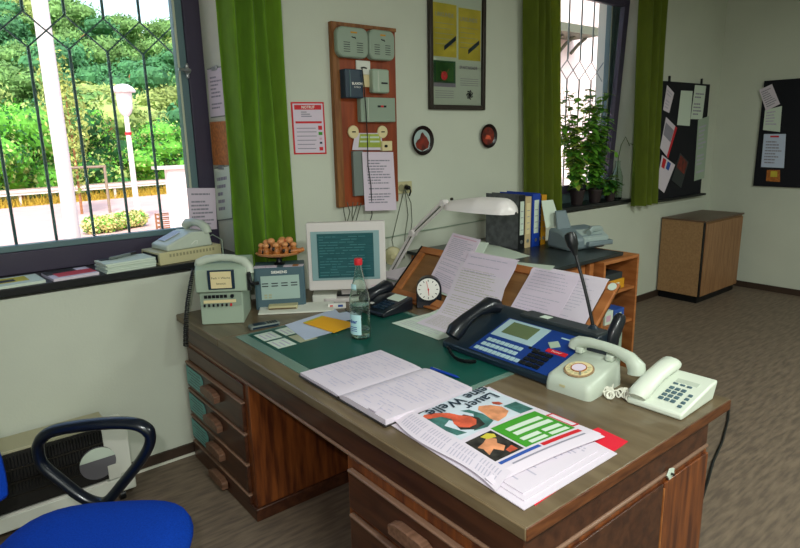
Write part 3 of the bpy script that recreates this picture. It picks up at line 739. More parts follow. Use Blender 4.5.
for x_, y_, z_ in ((-.072, -.036, .07), (-.02, -.045, .085), (.028, -.045, .075), (.06, -.04, .07), (-.045, -.02, .1), (.05, -.01, .1)): m.ball((x_, y_, z_), .009, .007, .012, 'black', 8, 6)
m.build('gap_shade', parent=g)  # black balls standing in for the shade in the gaps between figures
MB().tube([(.06, -.035, .07), (.11, -.03, .072), (.125, -.02, .075)], .012, 'copper', 8).build('log', parent=g)
MB().lathe([(.011, 0), (.013, .006), (.004, .014)], 'red', 12, c=(.03, .01, .112)).build('red_cap', parent=g, label='little red cap')
#==================================================================== MONITOR
t = thing('computer_monitor', 'pale flat computer monitor with dim teal screen', 'monitor', (1.678, 2.544, DZ), -36)
sx0, sx1, sz0, sz1 = -.197, .203, .072, .425
MB().rbox(sx0+.01, .03, .0, -.06, .19, .04, 'whiteplastic', r=.005).build('stand_box', parent=t, bevel=.003)
MB().rbox(-.13, .02, 0, .13, .2, .02, 'bezel', r=.02).build('stand_base', parent=t, bevel=.003)
MB().box(-.035, .07, .02, .035, .12, .16, 'bezel').build('stand_neck', parent=t)
m = MB(); m.rbox(sx0, .0, sz0, sx1, .045, sz1, 'bezel', r=.008, axis=1); m.rbox(sx0+.05, .045, sz0+.05, sx1-.05, .085, sz1-.05, 'bezel', r=.02, axis=1); m.build('casing', parent=t, bevel=.004)
m = MB(); m.box(-.177, -.003, .125, .172, 0, .38, 'bezel_teal'); m.build('inner_bezel', parent=t, bevel=.002)
m = MB(); m.box(-.145, -.0045, .138, .142, -.003, .368, 'screen')
r2 = random.Random(4)
for i in range(15):
    z_ = .35-i*.0142; u = -.135
    while u < .08:
        w = .015+.04*r2.random()
        if r2.random() < .7: m.add([(u, -.005, z_), (u+w, -.005, z_), (u+w, -.005, z_+.0035), (u, -.005, z_+.0035)], [(0, 1, 2, 3)], 'screen_text')
        u += w+.006
m.build('screen', parent=t, smooth=0, label='dim teal screen with lines of text')
m = MB(); m.box(.125, -.0015, .09, .175, 0, .0925, 'ink_pink'); m.box(.125, -.0015, .08, .1265, 0, .092, 'ink_pink'); m.build('button_strip', parent=t)
# small black box and cards in front of the monitor
t = thing('telephone_tray', 'flat dark tray under the monitor edge behind the bottle', 'tray', tuple(at(343, 303, 2, DZ)+Vector((.06, .07, 0))), -36)
MB().rbox(-.11, -.03, 0, .09, .05, .03, 'black', r=.008).build('body', parent=t, bevel=.003)
c = [at(326, 301, 2, DZ+.002), at(347, 304, 2, DZ+.002), at(346, 310, 2, DZ+.002), at(326, 310, 2, DZ+.002)]
t = thing('matchbox', 'small white box with blue and red printing by the monitor stand', 'box', tuple(at(337, 308, 2, DZ)), -30)
m = MB().box(-.045, -.012, 0, .045, .012, .026, 'white'); m.box(-.035, -.0125, .008, -.02, -.012, .02, 'red'); m.box(.005, -.0125, .008, .03, -.012, .02, 'ink_blue'); m.build('carton', parent=t, bevel=.002)
#==================================================================== WHITE SLAB + WALLET
t = thing('keyboard', 'slim white keyboard lying face down before the control unit', 'keyboard', (1.224, 2.66, DZ), -33)
m = MB(); m.prism([(0, 0, 0), (.36, 0, 0), (.36, 0, .008), (.36, .12, .018), (0, .12, .018), (0, 0, .008)][:0] or [(0, 0, 0), (0, .13, 0), (0, .13, .02), (0, 0, .008)], (.37, 0, 0), 'whiteplastic'); m.build('shell', parent=t, bevel=.003)
t = thing('wallet', 'small beige leather case lying on the white keyboard', 'case', tuple(loc2w(t, .045, .04, .0125)), -33)
m = MB(); m.rbox(0, 0, 0, .145, .085, .018, 'beige', r=.008); m.build('leather_cover', parent=t, bevel=.003)
MB().box(.005, -.002, .003, .14, .004, .008, 'desk_dark').build('closing_edge', parent=t)
# flat mobile device
t = thing('mobile_phone', 'small silver and dark mobile phone at the pad corner', 'mobile phone', tuple(at(251, 331, 2, DZ)), -8)
MB().rbox(0, 0, 0, .14, .05, .018, 'metal_grey', r=.01).build('body', parent=t, bevel=.004)
MB().rbox(.02, .006, .018, .075, .044, .0195, 'navy', r=.004).build('display', parent=t)
m = MB()
for i in range(4):
    for j in range(3): m.box(.085+i*.012, .01+j*.012, .018, .093+i*.012, .018+j*.012, .0198, 'black')
m.build('keypad', parent=t)
MB().box(.01, -.0012, .004, .13, 0, .012, 'navy').build('side_strip', parent=t)
# papers near the pad
sheet('paper_sheet', 'pale blue sheet lying under the yellow envelope', 'paper', dq([(285, 325), (305, 340), (352, 327), (335, 309)], MZ+.001), m='paper_blue')
sheet('paper_sheet', 'pale sheet showing above the yellow envelope near the bottle', 'paper', dq([(318, 317), (336, 322), (362, 318), (352, 311)], MZ+.0026), m='paper_blue')
YE = dq([(303, 323), (334, 333), (358, 324), (322, 316)], MZ+.005)
sheet('envelope', 'bright yellow folded envelope on the desk pad left of the bottle', 'envelope', YE, m='yellow_paper', th=.002, art=[(.0, .0, .08, 1, 'yellow_print')])
#==================================================================== BOTTLE
bp = at(361, 337, 2, MZ)
t = thing('water_bottle', 'clear glass water bottle with red cap and pale label', 'bottle', (bp.x, bp.y, MZ), -36)
S = .352/.336
prof = [(.036, .0), (.0415, .004), (.0425, .012), (.0425, .11), (.044, .118), (.0425, .126), (.0435, .15), (.044, .17), (.040, .195), (.032, .225), (.024, .255), (.018, .285), (.0145, .305), (.014, .325)]
prof = [(.0005, .003), (.03, .002)]+prof+[(r-.002, z) for r, z in prof[::-1][:-1]]+[(.034, .006), (.0005, .006)]
MB().lathe(prof, 'bottle', 36).build('glass_body', parent=t, smooth=60)
for j in (.128, .136, .144):
    MB().lathe([(.043, j-.002), (.0448, j), (.043, j+.002)], 'bottle', 36).build('ridge', parent=t)
MB().lathe([(.034, .0075), (.038, .012), (.0395, .015), (.0395, .04)], 'water', 32).build('water', parent=t)
MB().lathe([(.0165, .318), (.0175, .322), (.0175, .340), (.016, .345)], 'red', 24).build('cap', parent=t, bevel=.001)
def arc_label(r, z0, z1, a0, a1, m):
    mb = MB(); mb.grid(lambda u, v: (r*math.cos(a0+(a1-a0)*u), r*math.sin(a0+(a1-a0)*u), z0+(z1-z0)*v), 20, 1, m); return mb
R_ = math.radians
m = arc_label(.0432, .022, .110, R_(170), R_(275), 'label_pale'); 
for i in range(4):
    a = R_(205+i*14); m.text('aker'[i], (.0436*math.cos(a), .0436*math.sin(a), .08), (-math.sin(a), math.cos(a), 0), (0, 0, 1), .022, 'ink_blue', bold=.0008)
for zz_ in (.038, .046, .054): m.grid(lambda u, v, zz_=zz_: (.0435*math.cos(R_(200+u*50)), .0435*math.sin(R_(200+u*50)), zz_+v*.003), 8, 1, 'ink_blue')
m.build('label', parent=t)
m = arc_label(.0335, .215, .24, R_(190), R_(250), 'label_pale'); m.build('neck_label', parent=t)
#==================================================================== BLACK TELEPHONE
bp = at(401, 318, 2, MZ)
t = thing('desk_telephone', 'black push-button desk telephone between bottle and clock', 'telephone', (1.62, 2.375, DZ+.0045), -85)
m = MB(); sd([(0, 0), (.20, 0), (.20, .065), (.02, .03), (0, .02)], 0, .19, 'blackplastic', m); m.build('base', parent=t, bevel=.006)
m = MB(); m.tube([(.03, .01, .052), (.03, .03, .068), (.03, .10, .088), (.03, .17, .1), (.03, .195, .092)], .02, 'blackplastic', 12, rs=[.022, .03, .022, .03, .024], flat=1.2); m.build('handset', parent=t)
sl = .035/.18
fz = lambda y: .03+(y-.02)*sl+.002
m = MB()
for i in range(4):
    for j in range(3):
        x_ = .085+j*.028; y_ = .025+i*.022; m.prism([(x_, y_, fz(y_)-.001), (x_+.02, y_, fz(y_)-.001), (x_+.02, y_+.014, fz(y_+.014)-.001), (x_, y_+.014, fz(y_+.014)-.001)], (0, 0, .005), 'navy')
m.build('keypad', parent=t, bevel=.001)
m = MB(); m.prism([(.08, .125, fz(.125)), (.165, .125, fz(.125)), (.165, .185, fz(.185)), (.08, .185, fz(.185))], (0, 0, .002), 'paper_mint'); m.build('index_card', parent=t, label='mint paper number card')
m = MB(); m.prism([(.058, .03, fz(.03)+.01), (.078, .03, fz(.03)+.01), (.078, .045, fz(.045)+.01), (.058, .045, fz(.045)+.01)], (0, 0, .002), 'white'); m.build('name_tag', parent=t)
pts = [(-.0+.03*math.sin(s*5)-.03*s, .0-.02-.03*math.sin(s*3.0), .006+.0*s) for s in np.linspace(0, 1, 20)]
MB().tube(pts, .003, 'black', 6).build('cord', parent=t)
#==================================================================== CLOCK
t = thing('desk_clock', 'small round-topped black clock with white dial', 'clock', (1.925, 2.185, DZ), -40)
arch = [(-.063, 0)]+[(.063*-math.cos(math.pi*k/24)*1.0, .1+.063*math.sin(math.pi*k/24)-.002) for k in range(25)]+[(.063, 0)]
MB().prism([(a, .045, b_) for a, b_ in arch], (0, -.05, 0), 'blackplastic').build('case', parent=t, bevel=.004)
dc = (-.003, -.006, .098)
m = MB(); m.cyl((dc[0], -.004, dc[2]), (dc[0], -.0075, dc[2]), .056, 'white', 40)
for k in range(12):
    a = k*math.pi/6; ca, sa = math.cos(a), math.sin(a); m.box(-.0018, -.0092, .040, .0018, -.0085, .049, 'ink_dark', R=Matrix.Translation((dc[0], 0, dc[2])) @ Matrix.Rotation(a, 4, 'Y'))
m.build('dial', parent=t)
def hand(ang, l, w, m_, y_): return MB().box(-w, y_-.001, -.008, w, y_, l, m_, R=Matrix.Translation((dc[0], 0, dc[2])) @ Matrix.Rotation(R_(ang), 4, 'Y'))
hand(-12, .043, .001, 'red', -.012).build('minute_hand', parent=t); hand(175, .03, .0015, 'red', -.011).build('hour_hand', parent=t)
MB().cyl((dc[0], -.0085, dc[2]), (dc[0], -.0135, dc[2]), .004, 'red', 12).build('hub', parent=t)
#==================================================================== DESK LAMP
LX = 2.25
t = thing('desk_lamp', 'white jointed-arm desk lamp with long rounded head', 'lamp', (LX, 2.90, .80)); L3 = Matrix.Translation(-t.location)
t.location = (LX, 2.90, .775); L3 = Matrix.Translation(-t.location)
j0 = at(390, 275, 0, LX); j1 = at(413, 233, 0, LX); j2 = at(444, 203, 0, LX); j0 = Vector((LX, 2.905, .80))
MB(L3).lathe([(.06, 0), (.06, .012), (.02, .02), (.016, .04)], 'lamp_white', 24, c=(LX, 2.90, .775)).build('base', parent=t)
def armseg(a, b_, nm):
    m = MB(L3); side = Vector((1, 0, 0)); pd = (b_-a).normalized().cross(side)
    for off in (-.0135, .0135): m.tube([a+pd*off, b_+pd*off], .0085, 'lamp_white', 8)
    m.tube([a+pd*.0, b_+pd*.0], .003, 'darkmetal', 6); m.build(nm, parent=t)
armseg(j0, j1, 'lower_arm'); armseg(j1, j2, 'upper_arm')
for j in (j1, j2): MB(L3).cyl(j-Vector((.02, 0, 0)), j+Vector((.02, 0, 0)), .019, 'lamp_white', 16).build('joint', parent=t)
h0 = at(447, 209, 0, LX+.0); h1 = at(516, 214, 0, LX+.1)
d = (h1-h0).normalized(); upv = Vector((0, 0, 1)); sdv = d.cross(upv).normalized(); upv = sdv.cross(d)
n = 26; vs = []; Lh = (h1-h0).length
def sec(s):  # half width / height along the head
    w = .05+.038*min(1, s*2.0); 
    if s > .82: w *= math.sqrt(max(0, 1-((s-.82)/.18)**2*.97))
    if s < .06: w *= .6+.4*s/.06
    return w, w*.88
mb = MB(L3)
def shell(u, v):
    w, h = sec(v); a = math.pi*u; return h0+d*(Lh*v)+sdv*(-math.cos(a)*w)+upv*(math.sin(a)*h)
def shell2(u, v):
    w, h = sec(v); w *= .94; h *= .9; a = math.pi*u; return h0+d*(Lh*v)+sdv*(-math.cos(a)*w)+upv*(math.sin(a)*h-.001)
mb.grid(shell, 14, 26, 'lamp_white'); mb.grid(shell2, 14, 26, 'lamp_white')
for sgn in (0, 1):
    mb.grid(lambda u, v, s=sgn: Vector(shell(s, v))*(1-u)+Vector(shell2(s, v))*u, 1, 26, 'lamp_white')
mb.build('lamp_shade', parent=t, smooth=60)
MB(L3).cyl(h0+d*.06+upv*.006, h0+d*(Lh-.1)+upv*.006, .012, 'white', 12).build('tube', parent=t)
mb = MB(L3).ball(h0+d*.03+upv*.056, .01, .01, .008, 'darkmetal', 10, 6); mb.build('switch', parent=t)
#==================================================================== SLOPED DOCUMENT RACK
ra, rb_ = Vector((1.93, 0, DZ+.012)), Vector((2.165, 0, 1.02)); ry0, ry1 = 1.29, 2.50
sl = (rb_-ra).normalized(); nn = Vector((-sl.z, 0, sl.x))
t = thing('document_rack', 'sloping wooden document stand along the back of the desk', 'document stand', (1.98, 1.9, DZ)); L3 = Matrix.Translation(-t.location)
LR = (rb_-ra).length
def rp(s, y, e=0): p = ra+sl*(LR*s)+nn*e; return Vector((p.x, y, p.z))
m = MB(L3); m.prism([rp(0, ry0, -.012), rp(0, ry1, -.012), rp(1, ry1, -.012), rp(1, ry0, -.012)], nn*.006, 'board_back'); m.build('board', parent=t)
def rail(s0, s1, y0, y1, e=.008, nm='frame_rail', mm='orange_wood'):
    MB(L3).prism([rp(s0, y0, -.014), rp(s0, y1, -.014), rp(s1, y1, -.014), rp(s1, y0, -.014)], nn*(.014+e), mm).build(nm, parent=t, bevel=.003)
rail(0, .12, ry0, ry1); rail(.88, 1, ry0, ry1); rail(.12, .88, ry0, ry0+.045); rail(.12, .88, ry1-.045, ry1)
MB(L3).prism([rp(0, ry1+.003, -.03), rp(1, ry1+.003, -.03), rp(1, ry1+.003, .01), rp(0, ry1+.003, .01)], (0, .006, 0), 'black').build('side_strip', parent=t, label='thin black side strip')
MB(L3).box(ra.x-.03, ry0, DZ+.0045, ra.x+.01, ry1, DZ+.014, 'orange_wood').build('ledge', parent=t, bevel=.002)
for y_ in (ry0+.1,):
    MB(L3).prism([(1.99, y_, DZ+.001), (2.0, y_, DZ+.001), rp(.85, y_, -.016), rp(.75, y_, -.016)][0:4], (0, .02, 0), 'orange_wood').build('support', parent=t)
st = rp(.93, ry0+.02, .009); MB(L3).cyl(st, st+nn*.003, .018, 'paper_mint', 20).build('sticker', parent=t, label='round pale sticker')
# papers on the rack
def rack_at(px, py, e=.01):
    d_ = fw+rr*((px-400)/F)-uu*((py-274)/F); p0 = ra+nn*e; k = (p0-EYE).dot(nn)/d_.dot(nn); return EYE+d_*k
c = [rack_at(453, 233, .012), rack_at(481, 240, .012), rack_at(452, 297, .012), rack_at(427, 284, .012)]
sheet('paper_sheet', 'tall printed list leaning at the left end of the document stand', 'paper', c, m='paper_pink', rows=26, ink='ink_light', th=.002, art=[(.08, .04, .9, .06, 'ink_pink')], margin=.08, texts=[])
c = [rack_at(455, 240, .007), rack_at(489, 243, .007), rack_at(458, 300, .007), rack_at(430, 290, .007)]
sheet('paper_sheet', 'mint sheet showing behind the tall printed list', 'paper', c, m='paper_mint', th=.002)
def flow(name, label, top, bot, y0t, y1t, pts, m_, rows, ink, y0b=None, y1b=None, heading=True):
    """sheet following a profile of (x,z) points from top to bottom"""
    pts = [Vector((a, 0, b_)) for a, b_ in pts]; n_ = 24; ls = [0]
    for a, b_ in zip(pts, pts[1:]): ls.append(ls[-1]+(b_-a).length)
    def P(s):
        s *= ls[-1]
        for i in range(len(ls)-1):
            if s <= ls[i+1]+1e-9: k = (s-ls[i])/(ls[i+1]-ls[i]); return pts[i]*(1-k)+pts[i+1]*k
        return pts[-1]
    def fn(u, v, e=0):
        a = y1t+(y0t-y1t)*u; b_ = (y1b if y1b is not None else y1t)+((y0b if y0b is not None else y0t)-(y1b if y1b is not None else y1t))*u
        p = P(v); return Vector((p.x-e*.7, a+(b_-a)*v, p.z+e))
    mb = MB().grid(lambda u, v: fn(u, v), 4, n_, m_, th=(-.001, 0, .0014)); r_ = random.Random(int(y0t*1000))
    for i in range(rows):
        v = .07+.88*i/rows; u = .08; end = .92-r_.random()*.3; h = .18/rows
        if r_.random() < .12: continue
        while u < end:
            w = .03+.12*r_.random(); w = min(w, end-u+.01); mb.add([fn(u, v, .0022), fn(u+w, v, .0022), fn(u+w, v+h, .0022), fn(u, v+h, .0022)], [(0, 1, 2, 3)], ink); u += w+.015
    return solo(name, mb, label, 'paper', smooth=60)
R1 = lambda s, e: (rp(s, 0, e).x, rp(s, 0, e).z)
flow('paper_sheet', 'long white form with ruled lines flowing from stand to desk', 0, 0, 1.83, 2.15, [R1(.84, .018), R1(.3, .016), (1.93, .825), (1.87, .792), (1.80, .788), (1.70, .787)], 'paper', 30, 'ink_olive', 1.66, 2.02)
flow('paper_sheet', 'white sheet behind the long form with curled upper edge', 0, 0, 1.80, 2.12, [R1(1.03, .028), R1(.99, .036), R1(.9, .024), R1(.5, .011)], 'paper_pink', 8, 'ink_light')
flow('paper_sheet', 'pale green form lying half on the pad before the stand', 0, 0, 1.80, 2.1, [(1.95, .80), (1.86, .786), (1.75, .7852), (1.62, .785)], 'paper_mint', 16, 'ink_light', 1.78, 2.1)
flow('paper_sheet', 'white typed letter on the right part of the stand', 0, 0, 1.46, 1.71, [R1(.98, .018), R1(.94, .028), R1(.84, .02), R1(.1, .012)], 'paper_pink', 16, 'ink_light', 1.46, 1.71)
flow('paper_sheet', 'white sheet at the right end under the typed letter', 0, 0, 1.335, 1.62, [R1(1.02, .013), R1(.97, .018), R1(.85, .012), R1(.05, .009)], 'paper', 18, 'ink_light', 1.335, 1.6)
#==================================================================== CONSOLE (blue operator telephone)
CX, CY = 1.575, 1.17
t = thing('operator_console', 'large dark blue operator telephone console with display and keys', 'telephone', (CX, CY, MZ), 0)
# local x = depth away from user, local y = width
Wd = .54; Dp = .33
prof = [(0, 0), (.0, .018), (.0, .022), (.245, .072), (.30, .118), (Dp, .112), (Dp, .0)]
prof = [(0, 0), (0, .026), (.25, .104), (.26, .114), (Dp, .124), (Dp, 0)]
MB().prism([(a, 0, b_) for a, b_ in prof], (0, Wd, 0), 'console_body').build('housing', parent=t, bevel=.006)
sx = Vector((.25, 0, .078)).normalized(); sn = Vector((-sx.z, 0, sx.x)); o = Vector((0, 0, .026))
def cp(a, y, e=0): return o+sx*a+sn*e+Vector((0, y, 0))
def cpatch(mb, a0, y0, a1, y1, mm, e0=.0, e=.002): mb.prism([cp(a0, y0, e0), cp(a1, y0, e0), cp(a1, y1, e0), cp(a0, y1, e0)], sn*e, mm)
m = MB(); cpatch(m, .012, .012, .257, .40, 'console_blue', 0, .002); m.build('face_plate', parent=t, label='bright blue face plate')
m = MB(); cpatch(m, .128, .185, .25, .388, 'key_pale', .002, .002); m.build('display_frame', parent=t)
m = MB(); cpatch(m, .155, .225, .236, .355, 'lcd', .004, .0015); m.build('display', parent=t, label='olive liquid crystal display')
m = MB()
for r_ in range(3):
    a0 = .022+r_*.032
    for k in range(8 if r_ else 10): cpatch(m, a0, .375-.022*k-.018+(.008 if r_ == 0 else 0), a0+.02, .375-.022*k+(.008 if r_ == 0 else 0), 'key_pale', .002, .003)
m.build('function_keys', parent=t, bevel=.0008)
m = MB()
for i in range(4):
    for j in range(3): cpatch(m, .022+i*.025, .075+j*.03, .04+i*.025, .1+j*.03, 'black', .002, .006)
m.build('number_keys', parent=t, bevel=.001)
m = MB()
for k in range(3): cpatch(m, .115, .14+.018*k, .125, .152+.018*k, 'black', .002, .003)
m.build('small_keys', parent=t)
m = MB(); cpatch(m, .127, .035, .147, .12, 'red', .002, .003); m.text('Notruf', cp(.137, .078, .0056), (0, -1, 0), sx, .014, 'white'); m.build('red_key', parent=t)
m = MB(); cpatch(m, .185, .02, .215, .058, 'red', .002, .002); cpatch(m, .192, .026, .208, .052, 'paper_pink', .004, .0006); m.build('red_sticker', parent=t)
m = MB(); c0 = cp(.175, .115, .002); m.prism([c0+sx*.024, c0+Vector((0, .028, 0)), c0-sx*.024, c0-Vector((0, .028, 0))], sn*.004, 'grey_plastic'); m.build('arrow_key', parent=t)
m = MB(); m.text('TENOVIS', cp(.225, .095, .003), (0, -1, 0), sx, .012, 'white'); m.v = m.v if False else m.v; m.build('lettering', parent=t, smooth=0) if False else None
m = MB(); cpatch(m, .222, .07, .229, .12, 'key_pale', .002, .0006); m.build('maker_mark', parent=t)
MB().rbox(.262, .0, .115, .335, .36, .128, 'console_grey', r=.01).build('rear_cover', parent=t, bevel=.002)
m = MB(); m.prism([(.28, .235, .1285), (.28, .275, .1285), (.315, .275, .1285), (.315, .235, .1285)], (0, 0, .001), 'paper_mint'); m.build('rear_note', parent=t)
m = MB(); ys = .48
m.tube([(.0, ys, .06), (.02, ys, .082), (.08, ys, .118), (.15, ys, .14), (.21, ys, .15), (.26, ys, .135)], .02, 'blackplastic', 12, rs=[.026, .032, .023, .022, .031, .028], flat=1.15); m.build('handset', parent=t)
pts = []
for k in range(160):
    s = k/159; cx = -.005-.05*math.sin(s*3.1)-.03*s; cy = .50-.18*s-.03*math.sin(s*3); pts.append((cx, cy+.006*math.sin(k*1.2), .012+.006*math.cos(k*1.2)))
MB().tube(pts, .0024, 'black', 5).build('coiled_cord', parent=t)
m = MB(); m.lathe([(.032, .0), (.034, .06), (.03, .12), (.014, .135), (.01, .14)], 'console_body', 20, c=(.315, .055, 0)); m.build('microphone_base', parent=t)
mt = at(571, 237, 0, 1.96)-t.location; mb0 = Vector((.315, .055, .135)); mt = at(570, 236, 1, CY+.18)-t.location
mm_ = mb0*.12+mt*.88; ctl = mb0*.5+mt*.5+Vector((.0, -.012, 0))
curve = [mb0*(1-s)**2+ctl*2*s*(1-s)+mt*s**2 for s in np.linspace(0, .84, 12)]
MB().tube(curve, .0062, 'black', 10).build('gooseneck', parent=t)
d = (curve[-1]-curve[-2]).normalized(); a = curve[-1]
MB().tube([a-d*.02, a, a+d*.012, a+d*.02, a+d*.05, a+d*.064, a+d*.07], .018, 'black', 14, rs=[.008, .013, .017, .021, .023, .021, .011]).build('microphone_head', parent=t)
m = MB(); m.tube([(.345, -.005, .04), (.35, -.005, .1), (.385, -.01, .165), (.395, -.01, .178)], .016, 'blackplastic', 10, rs=[.018, .02, .018, .012], flat=1.3); m.build('rear_holder', parent=t)
#==================================================================== ROTARY PHONE
t = thing('rotary_telephone', 'old cream rotary dial telephone on the desk corner', 'telephone', (1.58, 1.045, DZ), 2)
# local x = away from user side, y = width (front edge from (1.574,1.177) to (1.582,1.022))
t.location = (1.575, 1.02, DZ); t.rotation_euler.z = R_(4)
def loft(secs, mm, bev=0):
    """secs: list of (z, x0,x1,y0,y1,r) rounded rectangles"""
    mb = MB(); rings = []; sg = 4
    for (z, a0, a1, b0, b1, r, tx) in secs:
        ring = []
        for (ca, cb, s0) in ((a1-r, b1-r, 0), (a0+r, b1-r, 90), (a0+r, b0+r, 180), (a1-r, b0+r, 270)):
            for k in range(sg+1):
                q_ = R_(s0+90*k/sg); X_ = ca+r*math.cos(q_); ring.append((X_, cb+r*math.sin(q_), z+tx*(X_-a0)))
        rings.append(ring)
    n_ = len(rings[0]); vs = [p for r_ in rings for p in r_]
    fs = [(i*n_+k, i*n_+(k+1) % n_, (i+1)*n_+(k+1) % n_, (i+1)*n_+k) for i in range(len(rings)-1) for k in range(n_)]
    fs += [tuple(range(n_))[::-1], tuple(range((len(rings)-1)*n_, len(rings)*n_))]
    return mb.add(vs, fs, mm)
m = loft([(0, 0, .215, 0, .17, .02, 0), (.02, 0, .215, 0, .17, .02, 0), (.045, .004, .212, .003, .167, .022, .16), (.053, .014, .205, .012, .158, .024, .19)], 'phone_grey'); m.build('housing', parent=t, smooth=50)
fa = math.atan(.19); sx2 = Vector((math.cos(fa), 0, math.sin(fa))); sn2 = Vector((-math.sin(fa), 0, math.cos(fa))); dc2 = Vector((.075, .085, .0665))
def ringm(mb, c, r0, r1, h, mm, seg=36, e=0):
    vs = []
    for k in range(seg):
        a = 2*math.pi*k/seg; dv = sx2*math.cos(a)+Vector((0, 1, 0))*math.sin(a)
        vs += [c+dv*r0+sn2*e, c+dv*r1+sn2*e, c+dv*r1+sn2*(e+h), c+dv*r0+sn2*(e+h)]
    fs = []
    for k in range(seg):
        j = (k+1) % seg
        for q_ in range(4): fs.append((k*4+q_, j*4+q_, j*4+(q_+1) % 4, k*4+(q_+1) % 4))
    return mb.add(vs, fs, mm)
m = MB(); m.cyl(dc2, dc2+sn2*.004, .05, 'dial_brown', 36); m.build('number_plate', parent=t)
m = MB(); m.cyl(dc2+sn2*.004, dc2+sn2*.0075, .044, 'cream', 36); dl = m.build('dial', parent=t, label='cream finger dial')
for k in range(10):
    a = R_(60+k*27); dv = sx2*math.cos(a)+Vector((0, 1, 0))*math.sin(a); c0 = dc2+dv*.0345
    MB().cyl(c0+sn2*.0076, c0+sn2*.0083, .0062, 'beige', 12).build('finger_hole', parent=dl)
m = MB(); m.cyl(dc2+sn2*.008, dc2+sn2*.0105, .023, 'paper_pink', 24); ringm(m, dc2, .0235, .0265, .003, 'copper', 24, .008); m.build('dial_centre', parent=dl)
m = MB(); dv = (sx2*-.8+Vector((0, -.6, 0))).normalized(); m.tube([dc2+dv*.028+sn2*.01, dc2+dv*.048+sn2*.012], .003, 'metal', 6); m.build('finger_stop', parent=t)
for y_ in (.03, .145):
    m = MB().rbox(.165, y_-.014, .085, .205, y_+.014, .106, 'phone_grey', r=.008); m.build('cradle', parent=t, bevel=.004)
hy = [(.185, .172, .095), (.187, .168, .11), (.187, .15, .122), (.187, .11, .128), (.187, .06, .128), (.187, .01, .122), (.187, -.035, .108), (.185, -.06, .085), (.183, -.063, .062)]
m = MB().tube([Vector(p)+Vector((0, -.0, 0)) for p in hy], .018, 'phone_grey', 14, rs=[.02, .022, .02, .017, .016, .018, .022, .029, .029], flat=1.1); m.build('handset', parent=t, label='pale curved handset')
m = MB(); m.box(-.002, .09, .024, .0, .11, .032, 'beige'); m.build('stain_label', parent=t)
#==================================================================== WHITE PUSH-BUTTON PHONE
t = thing('push_button_telephone', 'white push-button telephone at the far right desk corner', 'telephone', (1.668, .768, DZ), 2)
# x away, y to the left of viewer;   keypad side right, handset left
m = MB(); m.prism([(0, 0, 0), (.22, 0, 0), (.25, 0, .058), (.20, 0, .054), (0, 0, .02)], (0, .175, 0), 'phone_white'); m.build('housing', parent=t, bevel=.006)
ta = math.atan((.054-.02)/.2); a3_ = Vector((math.cos(ta), 0, math.sin(ta))); n3 = Vector((-math.sin(ta), 0, math.cos(ta))); o3 = Vector((0, 0, .02))
def kp(a, y, e=0): return o3+a3_*a+n3*e+Vector((0, y, 0))
def kbox(mb, a0, y0, a1, y1, mm, e0=.0, e=.004): mb.prism([kp(a0, y0, e0), kp(a1, y0, e0), kp(a1, y1, e0), kp(a0, y1, e0)], n3*e, mm)
for i in range(4):
    for j in range(3):
        m = MB(); kbox(m, .045+i*.024, .045+j*.019, .059+i*.024, .059+j*.019, 'siemens_body'); m.build('key', parent=t, bevel=.001)
for i in range(4):
    m = MB(); kbox(m, .03+i*.024, .018, .042+i*.024, .03, 'siemens_body'); m.build('key', parent=t, bevel=.001)
for j in range(3):
    m = MB(); kbox(m, .15, .04+j*.022, .158, .055+j*.022, 'siemens_body'); m.build('key', parent=t, bevel=.001)
m = MB(); kbox(m, .168, .03, .19, .1, 'phone_grey', 0, .001); m.build('name_strip', parent=t)
m = MB(); 
for k in range(4): m.box(.06+.0*k, 0, 0, .06, 0, 0, 'phone_white') if False else None
hs = [(.002, .142, .03), (.012, .142, .04), (.05, .142, .053), (.11, .142, .07), (.17, .142, .08), (.215, .142, .084), (.24, .142, .078)]
MB().tube(hs, .024, 'phone_white', 14, rs=[.018, .023, .023, .022, .023, .024, .018], flat=1.45, up=(0, 0, 1)).build('handset', parent=t)
# coiled cord heap, left of the phone
pts = []
for k in range(420):
    s = k/419; bx = 1.70-.075*math.sin(s*3.1)+.0*s; by = .955+.10*s-.02*math.sin(s*9); bx = 1.665+.03*math.sin(s*8)+.04*s; by = .935+.125*s
    bx += .018*math.sin(s*23); pts.append((bx+.009*math.cos(k*.5), by+.009*math.sin(k*.5)+.004*math.sin(k*.21), DZ+.0135+.0085*math.sin(k*.5+1)))
pts = [Vector(p)-t.location for p in pts]; ca = math.cos(-t.rotation_euler.z); sa = math.sin(-t.rotation_euler.z)
pts = [(p.x*ca-p.y*sa, p.x*sa+p.y*ca, p.z) for p in pts]
MB().tube(pts, .0026, 'cordwhite', 5).build('coiled_cord', parent=t, label='white coiled handset cord')
#==================================================================== SIDE TABLE, BINDERS, FAX, SHELF UNIT
t = thing('side_table', 'side cabinet with dark top behind the desk carrying the binders', 'cabinet', (2.5, 2.38, 0)); L3 = Matrix.Translation(-t.location)
TZ = .90
tx0, tx1, ty0 = 2.43, 3.35, 1.985
MB(L3).box(tx0, ty0, TZ-.022, tx1, 2.97, TZ, 'table_top').build('top', parent=t, bevel=.003, label='dark glossy top')
MB(L3).box(tx0+.03, ty0+.06, .04, 3.07, 2.96, TZ-.022, 'orange_wood').build('body', parent=t)
MB(L3).box(3.03, ty0+.02, 0, 3.07, ty0+.06, TZ-.022, 'orange_wood').build('leg', parent=t, bevel=.002); MB(L3).box(tx0+.03, ty0+.02, 0, tx0+.06, ty0+.06, TZ-.022, 'orange_wood').build('leg', parent=t, bevel=.002)
for x_ in (2.52, 2.78):
    d_ = MB(L3).box(x_, ty0+.045, .08, x_+.24, ty0+.06, .66, 'orange_wood').build('door', parent=t, bevel=.002)
